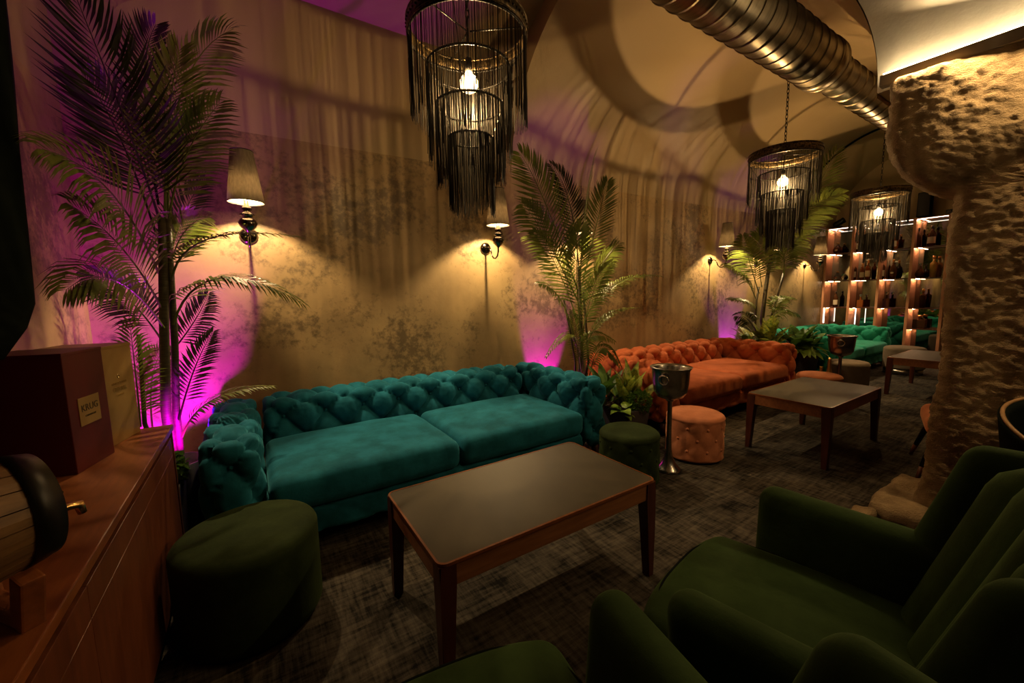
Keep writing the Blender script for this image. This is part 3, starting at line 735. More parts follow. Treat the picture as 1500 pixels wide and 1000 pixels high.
# ------------------------------------------------------------------ armchairs
def make_armchair():
    t = thing('armchair', 'forest green velvet armchair with channelled back before the pillar', 'armchair', (1.21, .44, 0), R(10.5), 'green velvet armchairs')
    # seat cushion, T shaped, rounded front corners
    def cr(p):
        k = max(0, 1 - (p.x / .33) ** 2) * max(0, 1 - (p.y / .34) ** 2)
        q = Vector(p); 
        if q.y > .10: q.y -= .05 * (abs(q.x) / .30) ** 3
        q.z += .03 * k ** .7 if p.z > 0 else 0; return q
    bm = bmesh.new(); rbox(bm, (0, .02, .405), (.30, .335, .078), .05, .03, None, cr); link('seat_cushion', bm, M_FOREST, t, True)
    pp = []
    for i in range(41):
        a = math.pi * i / 40; x = .288 * math.copysign(abs(math.cos(a)) ** .55, math.cos(a)); y = .02 + .01 + .30 * math.sin(a) ** .45 if math.sin(a) > 0 else .03
        if y > .12: y -= .05 * (abs(x) / .30) ** 3
        pp.append((x, y, .478 + .004 * math.sin(a)))
    tubeo('piping', pp, .0065, M_BLKFAB, t, 6)['label'] = 'dark piping'
    bm = bmesh.new(); rbox(bm, (0, -.02, .26), (.335, .31, .075), .035, .04); link('seat_base', bm, M_FOREST, t, True)
    bm = bmesh.new()
    for i in range(34):
        for z in (.20, .322):
            bmesh.ops.create_icosphere(bm, subdivisions=1, radius=.0065, matrix=Matrix.Translation((-.31 + .62 * i / 33, .291, z)))
    o = link('nail_heads', bm, M_BRASS, t); o['kind'] = 'stuff'; o['label'] = 'row of brass nail heads'
    for s in (-1, 1):
        def sh(p, s=s):
            f = (p.y + .30) / .60     # 0 rear, 1 front
            q = Vector(p); top = max(0, (p.z + .03) / .25)
            q.x += s * .02 * f * top; q.z += .012 * f
            if p.y > .1: q.y -= .05 * max(0, -p.z) / .25
            return q
        bm = bmesh.new(); rbox(bm, (s * .350, -.065, .425), (.058, .255, .255), .055, .03, None, sh); link('armrest', bm, M_FOREST, t, True)
    # back of five fanned channels
    zb, zt = .40, 1.01; n = 4
    for i in range(n):
        bm = bmesh.new(); rows = []
        for k in range(17):
            f = k / 16; z = zb + (zt - zb) * f
            half = .27 + .045 * f; drop = .0
            xa, xb = -half + 2 * half * i / n, -half + 2 * half * (i + 1) / n
            y0 = -.23 - .19 * f
            row = []
            for j in range(13):
                g = j / 12; x = xa + (xb - xa) * g
                bow = .05 * (x / half) ** 2 * (.6 + .4 * f)
                pil = .038 * math.sin(math.pi * g) ** .55
                zz = z - .075 * abs(x / half) ** 4 * f
                cap = 1 - max(0, (f - .90) / .10) ** 2
                row.append(bm.verts.new((x, y0 + bow + pil * (.3 + .7 * cap) - .03 * (1 - cap), zz)))
            for g in (.75, .25):
                x = xa + (xb - xa) * g; bow = .05 * (x / half) ** 2 * (.6 + .4 * f)
                row.append(bm.verts.new((x, y0 + bow - .09, z - .05 * (x / half) ** 2 * f)))
            rows.append(row)
        m_ = len(rows[0])
        for A, B in zip(rows, rows[1:]):
            for q in range(m_): bm.faces.new((A[q], A[(q + 1) % m_], B[(q + 1) % m_], B[q]))
        bm.faces.new(rows[0][::-1]); bm.faces.new(rows[-1])
        link('back_channel', bm, M_FOREST, t, True)
    for s in (-1, 1):
        def wg(p, s=s):
            f = (p.z + .20) / .42
            return Vector((p.x * (1 - .25 * f) + s * .015 * f, p.y * (1.25 - .45 * f) - .085 * f, p.z))
        bm = bmesh.new(); rbox(bm, (s * .350, -.295, .775), (.046, .092, .20), .044, .03, None, wg); link('wing', bm, M_FOREST, t, True)
    bm = bmesh.new(); rbox(bm, (0, -.330, .60), (.36, .05, .39), .045, .05, None, lambda p: Vector((p.x * (.88 + .14 * (p.z + .39) / .78), p.y - .17 * (p.z + .2) / .6 + .05 * (p.x / .36) ** 2, p.z - .075 * abs(p.x / .36) ** 4 * (p.z > 0)))); link('back_shell', bm, M_FOREST, t, True)
    for x, y in ((-.28, .24), (.28, .24), (-.27, -.28), (.27, -.28)):
        tubeo('leg', [(x, y, .19), (x * 1.1, y * 1.12, 0)], [.024, .013], M_DARKWOOD, t, 10)
    return t
ac = make_armchair()
ac2 = copy_tree(ac); ac2.location = (.285, .53, 0); ac2.rotation_euler = (0, 0, R(-9)); ac2['label'] = 'forest green velvet armchair cut off by the lower picture edge'
# black tub chair at the right edge
tc_ = thing('tub_chair', 'black tub chair with tan rim at the right edge before the pillar', 'chair', (2.93, -.02, 0), R(200))
def tub(t):
    rows = []
    for k in range(13):
        f = k / 12; z = .40 + .47 * f; row = []
        for i in range(41):
            a = R(-120 + 240 * i / 40); top = 1 - .28 * (abs(a) / R(120)) ** 2; r = .26 + .05 * f
            row.append((-r * math.cos(a), r * math.sin(a), .40 + (z - .40) * top))
        rows.append(row)
    o = strip('shell', rows, M_BLKFAB); o.parent = t; md = o.modifiers.new('s', 'SOLIDIFY'); md.thickness = .03; md.offset = 0
    tubeo('rim', [(p[0], p[1], p[2] + .004) for p in rows[-1]], .008, wood('tan_rim', (.35, .2, .09), (.25, .14, .06)), t, 8)
    latheo('seat', [(0, .38), (.24, .38), (.27, .41), (.25, .45), (0, .465)], M_BLKFAB, t, 32)
    for a in (45, 135, 225, 315): tubeo('leg', [(.18 * math.cos(R(a)), .18 * math.sin(R(a)), .39), (.26 * math.cos(R(a)), .26 * math.sin(R(a)), 0)], [.018, .010], M_DARKWOOD, t, 8)
tub(tc_)
pc = thing('side_chair', 'salmon velvet chair with dark splayed legs behind the stone pillar', 'chair', (4.36, .56, 0), R(15))
def pink_chair(t):
    bm = bmesh.new(); rbox(bm, (0, 0, .40), (.27, .26, .075), .06, .05); link('seat', bm, M_PINK, t, True)
    bm = bmesh.new(); rbox(bm, (0, -.25, .62), (.26, .05, .22), .045, .05); link('backrest', bm, M_PINK, t, True)
    for x, y in ((-.2, .2), (.2, .2), (-.2, -.2), (.2, -.2)):
        lg = tubeo('leg', [(x, y, .34), (x * 1.45, y * 1.3, .10)], [.022, .017], M_BLACK, t, 8)
        tubeo('leg_tip', [(x * 1.45, y * 1.3, .10), (x * 1.63, y * 1.42, 0)], [.017, .012], M_WALNUT_Z, lg, 8)
pink_chair(pc)

# ------------------------------------------------------------------ bottle shelves on the end wall
def shelves():
    X0, X1 = 10.0, 10.33
    ys = [3.535, 3.10, 2.67, 2.235, 1.80]; zr = [.045, .66, 1.03, 1.57, 2.115, 2.615]
    t = thing('bottle_shelves', 'tall walnut shelf unit with smoked mirror back on the end wall', 'shelf', (10.0, 2.665, 0))
    def B(name, a, b, m, bev=.002, par=None): return boxo(name, ((a[0] + b[0]) / 2 - 10, (a[1] + b[1]) / 2 - 2.665, (a[2] + b[2]) / 2), (abs(b[0] - a[0]), abs(b[1] - a[1]), abs(b[2] - a[2])), m, par or t, bev)
    B('mirror_back', (X1, ys[-1], 0), (X1 + .012, ys[0], 2.63), M_MIRROR)
    for y in ys: B('upright', (X0, y - .02, 0), (X1, y + .02, 2.63), M_SHELFWOOD)
    for i in range(4):
        ya, yb = ys[i + 1] + .02, ys[i] - .02
        for z in zr:
            if z == .66 and i < 3: continue
            B('shelf_board', (X0 + .004, ya, z - .012), (X1, yb, z + .003), M_DARKWOOD if z < 2.6 else M_SHELFWOOD)
        for z in zr[2:] + ([.66] if i == 3 else []):
            if z > 1.0 or i == 3:
                B('led_spot', (X0 + .05, yb - .058, z - .018), (X1 - .06, yb - .046, z - .0125), M_LEDS, 0)
        B('led_strip', (X0 + .012, ya + .01, 2.594), (X0 + .022, yb - .01, 2.603), M_LEDW, 0)
    for y in (3.50, 2.98): B('led_tube', (X0 + .05, y, .70), (X0 + .062, y + .012, 1.01), M_LEDW, 0)
    return ys
YS = shelves()
def by(px, row): return 3.524 - (px + (row - 2) * 5 - 1210) * .00968
def glass(name, c, tr=.75, rough=.06):
    return mat(name, c, rough, Transmission_Weight=tr, IOR=1.3)
M_AMBER = glass('amber_glass', (.42, .12, .025), .55); M_DARKB = glass('dark_bottle_glass', (.10, .034, .012), .35); M_PALE = glass('pale_whisky', (.75, .42, .10), .5); M_CLEAR = glass('clear_glass', (.8, .78, .72), .9, .03)
M_PAPER = mat('paper_label', (.55, .47, .34), .7); M_CAPG = mat('gold_cap', (.6, .33, .12), .3, .9); M_CAPB = mat('black_cap', (.02, .016, .014), .35); M_REDL = mat('red_label', (.32, .07, .04), .6)
def bottle(px, row, kind, m, cap, lab, label, h=.33, r=.042, x=10.16):
    z = {1: 2.119, 2: 1.574, 3: 1.034, 4: .664}[row]; y = by(px, row)
    t = thing('bottle', label, 'bottle', (x, y, z), R(180), 'bottles on the mirror backed shelves')
    if kind == 'round': pr = [(0, 0), (r, 0), (r, h * .56), (r * .9, h * .62), (r * .36, h * .74), (r * .33, h * .92), (0, h * .92)]
    elif kind == 'flask': pr = [(0, 0), (r * .8, 0), (r * 1.25, h * .16), (r * 1.3, h * .32), (r * 1.0, h * .50), (r * .35, h * .62), (r * .3, h * .80), (0, h * .80)]
    elif kind == 'taper': pr = [(0, 0), (r * .8, 0), (r * 1.0, h * .55), (r * .98, h * .62), (r * .32, h * .70), (r * .30, h * .90), (0, h * .90)]
    if kind == 'square':
        bm = bmesh.new(); box(bm, (0, 0, h * .30), (r * 1.5, r * 2, h * .60), None, .010, 2)
        lathe_bm(bm, [(r * .4, h * .59), (r * .33, h * .66), (r * .33, h * .84), (0, h * .84)], 16); link('body', bm, m, t, False); zt = h * .84
    else:
        latheo('body', pr, m, t, 24); zt = pr[-1][1]
    cr = r * .40
    if cap is M_CLEAR: latheo('stopper', [(0, zt - .01), (cr * .6, zt - .01), (cr * .7, zt + .008), (cr * 1.35, zt + .025), (cr * 1.2, zt + .05), (0, zt + .055)], cap, t, 16)
    else: latheo('cap', [(0, zt - h * .10), (cr, zt - h * .10), (cr, zt + h * .04), (cr * .8, zt + h * .05), (0, zt + h * .05)], cap, t, 16)
    if lab is not None:
        if kind == 'square': boxo('paper_label', (r * .76, 0, h * .30), (.002, r * 1.5, h * .32), lab, t, 0)
        elif kind == 'flask':
            bm = bmesh.new(); lathe_bm(bm, [(0, 0), (.024, 0), (.024, .003), (0, .003)], 20); bmesh.ops.scale(bm, verts=bm.verts, vec=(.7, 1, 1))
            bmesh.ops.rotate(bm, verts=bm.verts, cent=(0, 0, 0), matrix=Matrix.Rotation(R(90), 3, 'Y')); bmesh.ops.translate(bm, verts=bm.verts, vec=(r * 1.28, 0, h * .26)); link('paper_label', bm, lab, t)
        else:
            bm = bmesh.new(); rows = [[bm.verts.new(((r + .0012) * math.cos(R(a)), (r + .0012) * math.sin(R(a)), zz)) for a in range(-70, 71, 14)] for zz in (h * .14, h * .44)]
            for i in range(10): bm.faces.new((rows[0][i], rows[0][i + 1], rows[1][i + 1], rows[1][i]))
            link('paper_label', bm, lab, t)
    return t
bottle(1229, 1, 'flask', M_DARKB, M_CAPG, M_PAPER, 'squat dark flask with oval label, top shelf, left bay', .26, .060)
bottle(1260, 1, 'round', M_DARKB, M_CAPB, M_PAPER, 'slim dark bottle with pale label, top shelf, second bay', .38, .036)
bottle(1302, 1, 'round', M_AMBER, M_CAPB, M_REDL, 'amber bottle with red label beside the square bottle, top shelf', .30, .040)
bottle(1319, 1, 'square', M_AMBER, M_CAPG, M_PAPER, 'square amber bottle with gold cap, top shelf, third bay', .33, .046)
bottle(1351, 1, 'round', M_DARKB, M_CAPB, None, 'dark bottle without label, top shelf, right bay', .35, .042)
bottle(1369, 1, 'round', M_DARKB, M_CAPB, M_PAPER, 'dark bottle with broad white label, top shelf, right bay', .37, .055)
bottle(1227, 2, 'flask', M_CLEAR, M_CAPG, M_REDL, 'low clear decanter on its own, second shelf, left bay', .22, .055)
bottle(1254, 2, 'round', M_DARKB, M_CAPB, M_PAPER, 'tall dark bottle with white label, first of three, second shelf', .37, .046)
bottle(1268, 2, 'taper', M_AMBER, M_CAPG, M_PAPER, 'amber bottle between two taller ones, second shelf, second bay', .33, .038)
bottle(1277, 2, 'taper', M_AMBER, M_CAPG, M_PAPER, 'tall amber gold capped bottle beside the second upright, second shelf', .39, .040)
bottle(1299, 2, 'round', M_DARKB, M_CAPG, M_PAPER, 'dark bottle with tall white label, second shelf, third bay', .38, .040)
bottle(1315, 2, 'flask', M_DARKB, M_CAPG, M_PAPER, 'flattened dark bottle with round label, second shelf, third bay', .42, .044)
bottle(1353, 2, 'flask', M_DARKB, M_CLEAR, None, 'small dark decanter beside the yellow bottle, second shelf', .26, .052)
bottle(1370, 2, 'taper', M_PALE, M_CAPG, None, 'tall pale yellow bottle, second shelf, right bay', .40, .052)
bottle(1222, 3, 'round', M_DARKB, M_CAPB, M_PAPER, 'dark bottle with cream label, third shelf, left bay', .33, .040)
bottle(1264, 3, 'square', M_AMBER, M_CLEAR, None, 'square amber decanter with glass stopper, third shelf, second bay', .24, .048)
bottle(1304, 3, 'square', M_DARKB, M_CLEAR, None, 'square dark decanter with glass stopper, third shelf, third bay', .28, .050)
bottle(1355, 3, 'taper', M_DARKB, M_CAPG, None, 'dark bottle with gold cap, third shelf, right bay', .36, .048)
bottle(1349, 4, 'square', M_DARKB, M_CAPG, None, 'wide dark decanter on the lowest shelf of the right bay', .27, .085)
def speaker():
    t = thing('speaker', 'black loudspeaker standing on top of the bottle shelves', 'speaker', (10.16, 2.16, 2.632))
    boxo('cabinet', (0, 0, .215), (.18, .17, .43), M_BLKFAB, t, .01); boxo('grille', (-.091, 0, .22), (.006, .15, .39), M_BLACK, t, .002)
    tumbler = thing('candle_glass', 'small glass candle holder on the right end of the shelf top', 'glass', (10.1, 1.84, 2.632))
    latheo('cup', [(0, 0), (.04, 0), (.045, .075), (.042, .075), (.037, .006), (0, .006)], M_CLEAR, tumbler, 20)
    latheo('candle', [(0, .006), (.034, .006), (.034, .03), (0, .03)], M_PAPER, tumbler, 16)
    sp = thing('spotlight', 'black spotlight on the left end of the shelf top', 'spotlight', (10.08, 3.36, 2.632))
    boxo('base', (0, 0, .012), (.08, .08, .024), M_BLACK, sp); tubeo('stem', [(0, 0, .02), (0, 0, .07)], .01, M_BLACK, sp)
    bm = bmesh.new(); lathe_bm(bm, [(0, -.10), (.04, -.10), (.05, -.08), (.055, .08), (.05, .085), (.045, .07), (0, .07)], 24)
    bmesh.ops.rotate(bm, verts=bm.verts, cent=(0, 0, 0), matrix=Matrix.Rotation(R(62), 3, 'X')); bmesh.ops.translate(bm, verts=bm.verts, vec=(0, 0, .10)); link('lamp_head', bm, M_BLACK, sp, True)
speaker()
def champagne(loc, label, h):
    t = thing('champagne_bottle', label, 'bottle', loc, 0, 'champagne bottles on the floor by the far stand')
    mG = mat('gold_foil_neck', (.65, .38, .10), .3, .9)
    latheo('body', [(0, 0), (.044, 0), (.047, .01), (.047, h * .48), (.034, h * .62), (.018, h * .74), (0, h * .74)], M_DARKB, t, 24)
    latheo('foil', [(.0345, h * .62), (.0195, h * .74), (.0175, h * .95), (.0185, h), (0, h)], mG, t, 20)
    latheo('paper_label', [(.0475, h * .16), (.0475, h * .40)], M_CAPG, t, 24)
champagne((6.34, 2.11, 0), 'gold necked champagne bottle on the floor behind the salmon stool', .50)
champagne((6.20, 2.15, 0), 'shorter gold necked champagne bottle beside the taller one', .40)

# ------------------------------------------------------------------ plants
def frond_mesh(bm, base, mid, tip, W, face, n=34, droop=.25, lw=.0052, t0=.18, rr=random):
    base, mid, tip = Vector(base), Vector(mid), Vector(tip)
    ctrl = mid * 2 - (base + tip) / 2
    def B(t): return base * (1 - t) ** 2 + ctrl * 2 * t * (1 - t) + tip * t * t
    def T(t): return ((ctrl - base) * 2 * (1 - t) + (tip - ctrl) * 2 * t).normalized()
    L = (mid - base).length + (tip - mid).length
    tube_bm(bm, [B(t) for t in lin(0, 1, 12)], [.007 * (1 - .85 * t) * (.6 + L * .5) for t in lin(0, 1, 12)], 5)
    N0 = Vector(face).normalized()
    for k in range(n):
        t = t0 + (1 - t0) * k / (n - 1) * .985
        p, tg = B(t), T(t); s = tg.cross(N0)
        if s.length < .1: s = tg.cross(Vector((0, 0, 1)))
        s.normalize(); nn = s.cross(tg).normalized()
        u = (t - t0) / (1 - t0)
        ln = W * (.40 + .60 * math.sin(math.pi * min(1, .22 + u * .66))) * (1 - .45 * u ** 3)
        th = R(62 - 34 * u)
        for sd in (-1, 1):
            l2 = ln * rr.uniform(.88, 1.06); th2 = th + rr.uniform(-.06, .06)
            d = (tg * math.cos(th2) + s * sd * math.sin(th2) + nn * rr.uniform(.05, .25)).normalized()
            d2 = (d + tg * .35 + Vector((0, 0, -1)) * droop * 1.3).normalized()
            d3 = (d2 + tg * .25 + Vector((0, 0, -1)) * droop * 1.6).normalized()
            q1 = p + d * l2 * .38; q2 = q1 + d2 * l2 * .36; q3 = q2 + d3 * l2 * .30
            wv = d.cross(nn); wv = wv.normalized() if wv.length > .01 else tg
            w0 = lw * (.7 + .6 * l2 / max(W, .01))
            a = bm.verts.new(p); b, c = bm.verts.new(q1 + wv * w0), bm.verts.new(q1 - wv * w0)
            e, f = bm.verts.new(q2 + wv * w0 * .8), bm.verts.new(q2 - wv * w0 * .8); g = bm.verts.new(q3)
            bm.faces.new((a, b, c)); bm.faces.new((b, e, f, c)); bm.faces.new((e, g, f))
def palm(name_label, loc, canes, fronds, seed, group=None, planter_r=.18, ph=.42):
    rr = random.Random(seed); t = thing('palm', name_label, 'palm', loc, 0, group); o = Vector(loc)
    latheo('planter', [(0, 0), (planter_r * .8, 0), (planter_r, ph), (planter_r - .015, ph), (planter_r - .03, ph - .05), (0, ph - .05)], M_CONC, t, 28)
    latheo('soil', [(0, ph - .049), (planter_r - .03, ph - .049), (planter_r - .03, ph - .04), (0, ph - .03)], M_SOIL, t, 24)
    for pts, r in canes:
        tubeo('cane', [Vector(p) - o for p in pts], [r * (1 - .35 * i / len(pts)) for i in range(len(pts))], M_CANE, t, 10)
    for f in fronds:
        bm = bmesh.new(); kw = f[5] if len(f) > 5 else {}
        m = kw.pop('m', M_PALM) if kw else M_PALM
        frond_mesh(bm, Vector(f[0]) - o, Vector(f[1]) - o, Vector(f[2]) - o, f[3], f[4], rr=rr, **kw)
        link('frond', bm, m, t, None)
    return t
#PALMS_BEGIN
palm('tall palm with bare canes between the sideboard and the teal sofa', (-0.46, 3.13, 0),
    [([(-0.470,3.120,0.360),(-0.469,3.080,0.757),(-0.432,3.030,1.168),(-0.392,3.000,1.632),(-0.374,3.000,1.858)],0.028),([(-0.440,3.150,0.360),(-0.428,3.120,0.741),(-0.393,3.080,1.160),(-0.368,3.020,1.558),(-0.351,3.000,1.860)],0.022),([(-0.500,3.050,0.360),(-0.546,2.950,0.723),(-0.522,2.900,1.037),(-0.507,2.850,1.226)],0.012)],
    [((-0.383,3.000,1.820),(-0.430,2.750,2.219),(-0.506,2.450,2.670),0.340,(0.15,-0.95,-0.28),dict(m=M_PALM_SHADED,n=40,droop=0.1)),
     ((-0.404,3.150,1.958),(-0.412,3.200,2.612),(-0.320,3.100,2.929),0.220,(0.12,-0.93,-0.35),dict(m=M_PALM_SHADED,n=34,droop=0.1)),
     ((-0.424,3.100,1.794),(-0.503,2.950,2.254),(-0.583,2.800,2.467),0.240,(0.16,-0.95,-0.27),dict(m=M_PALM_SHADED,n=36,droop=0.15)),
     ((-0.366,3.000,1.822),(-0.302,2.950,2.327),(-0.210,2.850,2.713),0.270,(0.10,-0.95,-0.30),dict(n=40,droop=0.2)),
     ((-0.359,3.100,1.914),(-0.225,3.050,2.596),(0.042,2.900,2.918),0.260,(0.60,-0.50,0.50),dict(n=36,droop=0.3)),
     ((-0.345,3.000,1.861),(-0.234,2.900,2.181),(-0.053,2.800,2.466),0.250,(0.50,-0.60,0.60),dict(n=32,droop=0.3)),
     ((-0.419,3.000,1.556),(-0.510,2.700,1.909),(-0.654,2.450,2.018),0.300,(0.50,-0.75,0.50),dict(n=42,droop=0.55)),
     ((-0.425,3.000,1.365),(-0.517,2.800,1.663),(-0.633,2.600,1.830),0.280,(0.50,-0.75,0.50),dict(n=38,droop=0.55)),
     ((-0.423,3.000,1.248),(-0.543,2.750,1.501),(-0.673,2.550,1.454),0.270,(0.30,-0.70,0.70),dict(n=38,droop=0.6)),
     ((-0.465,3.200,1.155),(-0.589,3.200,1.407),(-0.725,3.100,1.575),0.200,(0.18,-0.98,-0.00),dict(m=M_PALM_SHADED,n=30,droop=0.5)),
     ((-0.363,3.000,1.518),(-0.166,2.800,1.734),(0.261,2.600,1.746),0.170,(0.10,-0.30,1.00),dict(n=34,droop=0.3)),
     ((-0.380,3.000,1.265),(-0.141,2.750,1.517),(0.241,2.550,1.378),0.220,(0.20,-0.35,1.00),dict(n=40,droop=0.5)),
     ((-0.390,3.100,1.562),(-0.294,3.100,1.803),(-0.164,3.000,1.884),0.170,(0.09,-0.99,-0.13),dict(n=28,droop=0.3)),
     ((-0.426,3.250,1.486),(-0.336,3.300,1.869),(-0.181,3.300,2.170),0.180,(0.10,-0.99,-0.14),dict(m=M_PALM_SHADED,n=28,droop=0.3)),
     ((-0.555,2.900,0.719),(-0.539,2.850,0.973),(-0.526,2.800,1.301),0.150,(0.18,-0.97,0.15),dict(n=28,droop=0.4)),
     ((-0.418,3.100,0.680),(-0.317,3.100,0.984),(-0.207,3.100,1.204),0.130,(0.10,-0.99,0.13),dict(n=26,droop=0.3,m=M_PALM_SHADED)),
     ((-0.401,3.000,0.598),(-0.231,2.950,0.809),(0.072,2.850,0.864),0.130,(0.00,-0.25,1.00),dict(n=28,droop=0.4)),
     ((-0.560,3.200,0.573),(-0.546,3.250,0.903),(-0.477,3.300,1.104),0.160,(0.16,-0.98,0.15),dict(n=26,droop=0.3)),
     ((-0.441,3.200,1.069),(-0.306,3.250,1.270),(-0.221,3.250,1.442),0.140,(0.09,-0.99,0.04),dict(n=24,droop=0.5,m=M_PALM_SHADED))], 21, 'palms along the wall', 0.15)
palm('palm between the teal and the orange sofa', (2.86, 3.14, 0),
    [([(2.860,3.150,0.360),(2.888,3.120,0.756),(2.831,3.080,1.330),(2.793,3.060,1.671)],0.022),([(2.800,3.120,0.360),(2.766,3.080,0.701),(2.632,3.020,1.079),(2.528,2.980,1.337)],0.012),([(2.900,3.120,0.360),(2.948,3.080,0.682),(2.851,3.020,1.122),(2.793,3.000,1.466)],0.014)],
    [((2.830,3.100,1.399),(2.338,3.000,2.210),(1.976,2.900,2.584),0.300,(-0.60,-0.77,-0.21),dict(n=40,lw=0.0068,droop=0.15)),
     ((2.857,3.150,1.329),(2.396,3.100,1.952),(2.065,3.000,2.194),0.280,(-0.61,-0.78,-0.14),dict(n=36,lw=0.0068,droop=0.3)),
     ((2.803,3.050,1.536),(2.826,3.000,2.260),(2.861,2.900,2.746),0.150,(0.60,-0.60,0.30),dict(n=34,lw=0.0068,droop=0.1)),
     ((2.868,3.100,1.468),(3.094,3.100,2.169),(3.124,3.000,2.524),0.220,(-0.70,-0.70,-0.17),dict(n=32,lw=0.0068,droop=0.2)),
     ((2.876,3.150,1.610),(2.756,3.150,2.281),(2.468,3.100,2.615),0.200,(-0.64,-0.74,-0.21),dict(n=32,lw=0.0068,droop=0.2,m=M_PALM_SHADED)),
     ((2.831,3.050,1.261),(3.037,3.000,1.673),(3.184,2.900,1.888),0.210,(0.40,-0.50,0.70),dict(n=28,lw=0.0068,droop=0.4)),
     ((2.860,3.050,1.120),(3.215,2.950,1.498),(3.838,2.850,1.570),0.190,(0.00,-0.25,1.00),dict(n=32,lw=0.0068,droop=0.45)),
     ((2.918,3.050,0.904),(3.090,2.950,1.170),(3.536,2.900,1.234),0.100,(0.00,-0.25,1.00),dict(n=28,lw=0.0068,droop=0.3)),
     ((2.730,3.050,0.919),(2.469,2.950,1.338),(2.138,2.850,1.495),0.200,(0.10,-0.60,0.70),dict(n=32,lw=0.0068,droop=0.55)),
     ((2.777,3.000,0.920),(2.876,2.950,1.397),(3.098,2.900,1.715),0.180,(-0.70,-0.72,0.00),dict(n=32,lw=0.0068,droop=0.4)),
     ((2.758,3.000,1.059),(2.666,2.950,1.661),(2.681,2.900,2.039),0.240,(-0.67,-0.74,-0.07),dict(n=36,lw=0.0068,droop=0.3)),
     ((2.903,3.200,1.111),(2.659,3.250,1.681),(2.415,3.300,2.013),0.240,(-0.63,-0.77,-0.07),dict(n=32,lw=0.0068,droop=0.3)),
     ((2.832,3.100,0.619),(2.676,3.050,0.992),(2.324,3.000,0.811),0.120,(0.00,-0.25,1.00),dict(n=26,lw=0.0068,droop=0.7)),
     ((2.862,3.050,0.551),(2.870,3.000,0.948),(3.195,2.950,0.891),0.130,(-0.69,-0.72,0.11),dict(n=28,lw=0.0068,droop=0.8)),
     ((2.870,3.100,0.578),(2.812,3.100,0.908),(2.738,3.100,1.228),0.140,(-0.67,-0.74,0.12),dict(n=26,lw=0.0068,droop=0.4)),
     ((2.873,3.000,0.485),(2.945,2.900,0.846),(3.172,2.850,0.652),0.140,(-0.71,-0.70,0.13),dict(n=30,lw=0.0068,droop=0.9))], 22, 'palms along the wall', 0.15)
palm('far palm between the orange and the sea green sofa', (6.9, 3.1, 0),
    [([(6.900,3.100,0.400),(6.604,3.100,0.930),(6.630,3.080,1.452),(6.609,3.020,1.958),(6.609,2.950,2.395)],0.032),([(6.980,3.050,0.400),(6.789,3.050,0.976),(6.897,3.020,1.344),(6.989,3.000,1.659)],0.020),([(6.840,3.150,0.400),(6.511,3.150,0.827),(6.509,3.150,1.247),(6.508,3.120,1.454)],0.018)],
    [((6.477,3.100,1.351),(6.032,3.050,1.841),(5.740,3.000,2.150),0.340,(-0.89,-0.45,-0.07),dict(n=34,lw=0.0095,droop=0.4)),
     ((6.548,3.100,1.453),(6.211,3.000,1.891),(6.082,2.900,2.205),0.360,(-0.90,-0.43,-0.07),dict(n=32,lw=0.0095,droop=0.4)),
     ((6.996,3.000,1.606),(6.811,2.900,1.904),(6.969,2.800,2.202),0.390,(-0.92,-0.39,-0.07),dict(n=34,lw=0.0095,droop=0.8)),
     ((6.996,3.000,1.606),(6.663,2.900,2.047),(6.080,2.800,2.329),0.340,(-0.91,-0.40,-0.09),dict(n=30,lw=0.0095,droop=0.4)),
     ((6.592,2.900,1.945),(6.959,2.700,2.510),(7.568,2.500,2.809),0.390,(-0.92,-0.36,-0.15),dict(n=36,lw=0.0095,droop=0.25)),
     ((6.764,3.000,2.063),(7.552,2.900,2.881),(8.074,2.800,3.607),0.420,(-0.92,-0.35,-0.18),dict(n=36,lw=0.0095,droop=0.2)),
     ((6.919,3.000,1.865),(7.049,2.850,2.203),(7.645,2.700,2.304),0.290,(0.00,-0.25,1.00),dict(n=30,lw=0.0095,droop=0.5)),
     ((6.613,3.200,1.245),(6.271,3.250,1.642),(5.865,3.300,1.778),0.310,(0.00,-0.50,0.80),dict(n=30,lw=0.0095,droop=0.7)),
     ((6.629,3.200,1.085),(6.347,3.250,1.250),(6.014,3.300,1.288),0.230,(0.00,-0.25,1.00),dict(n=26,lw=0.0095,droop=0.6)),
     ((6.367,3.100,0.839),(6.115,3.100,1.005),(5.813,3.100,1.048),0.260,(-0.89,-0.45,0.06),dict(n=26,lw=0.0095,droop=0.5,m=M_PALM_SHADED)),
     ((6.727,3.000,0.929),(6.750,2.950,1.242),(7.144,2.900,1.265),0.230,(0.00,-0.25,1.00),dict(n=26,lw=0.0095,droop=0.6)),
     ((6.651,3.000,0.849),(6.697,2.900,1.089),(7.174,2.850,0.999),0.290,(0.00,-0.25,1.00),dict(n=28,lw=0.0095,droop=0.7))], 23, 'palms along the wall', 0.18)
#PALMS_END

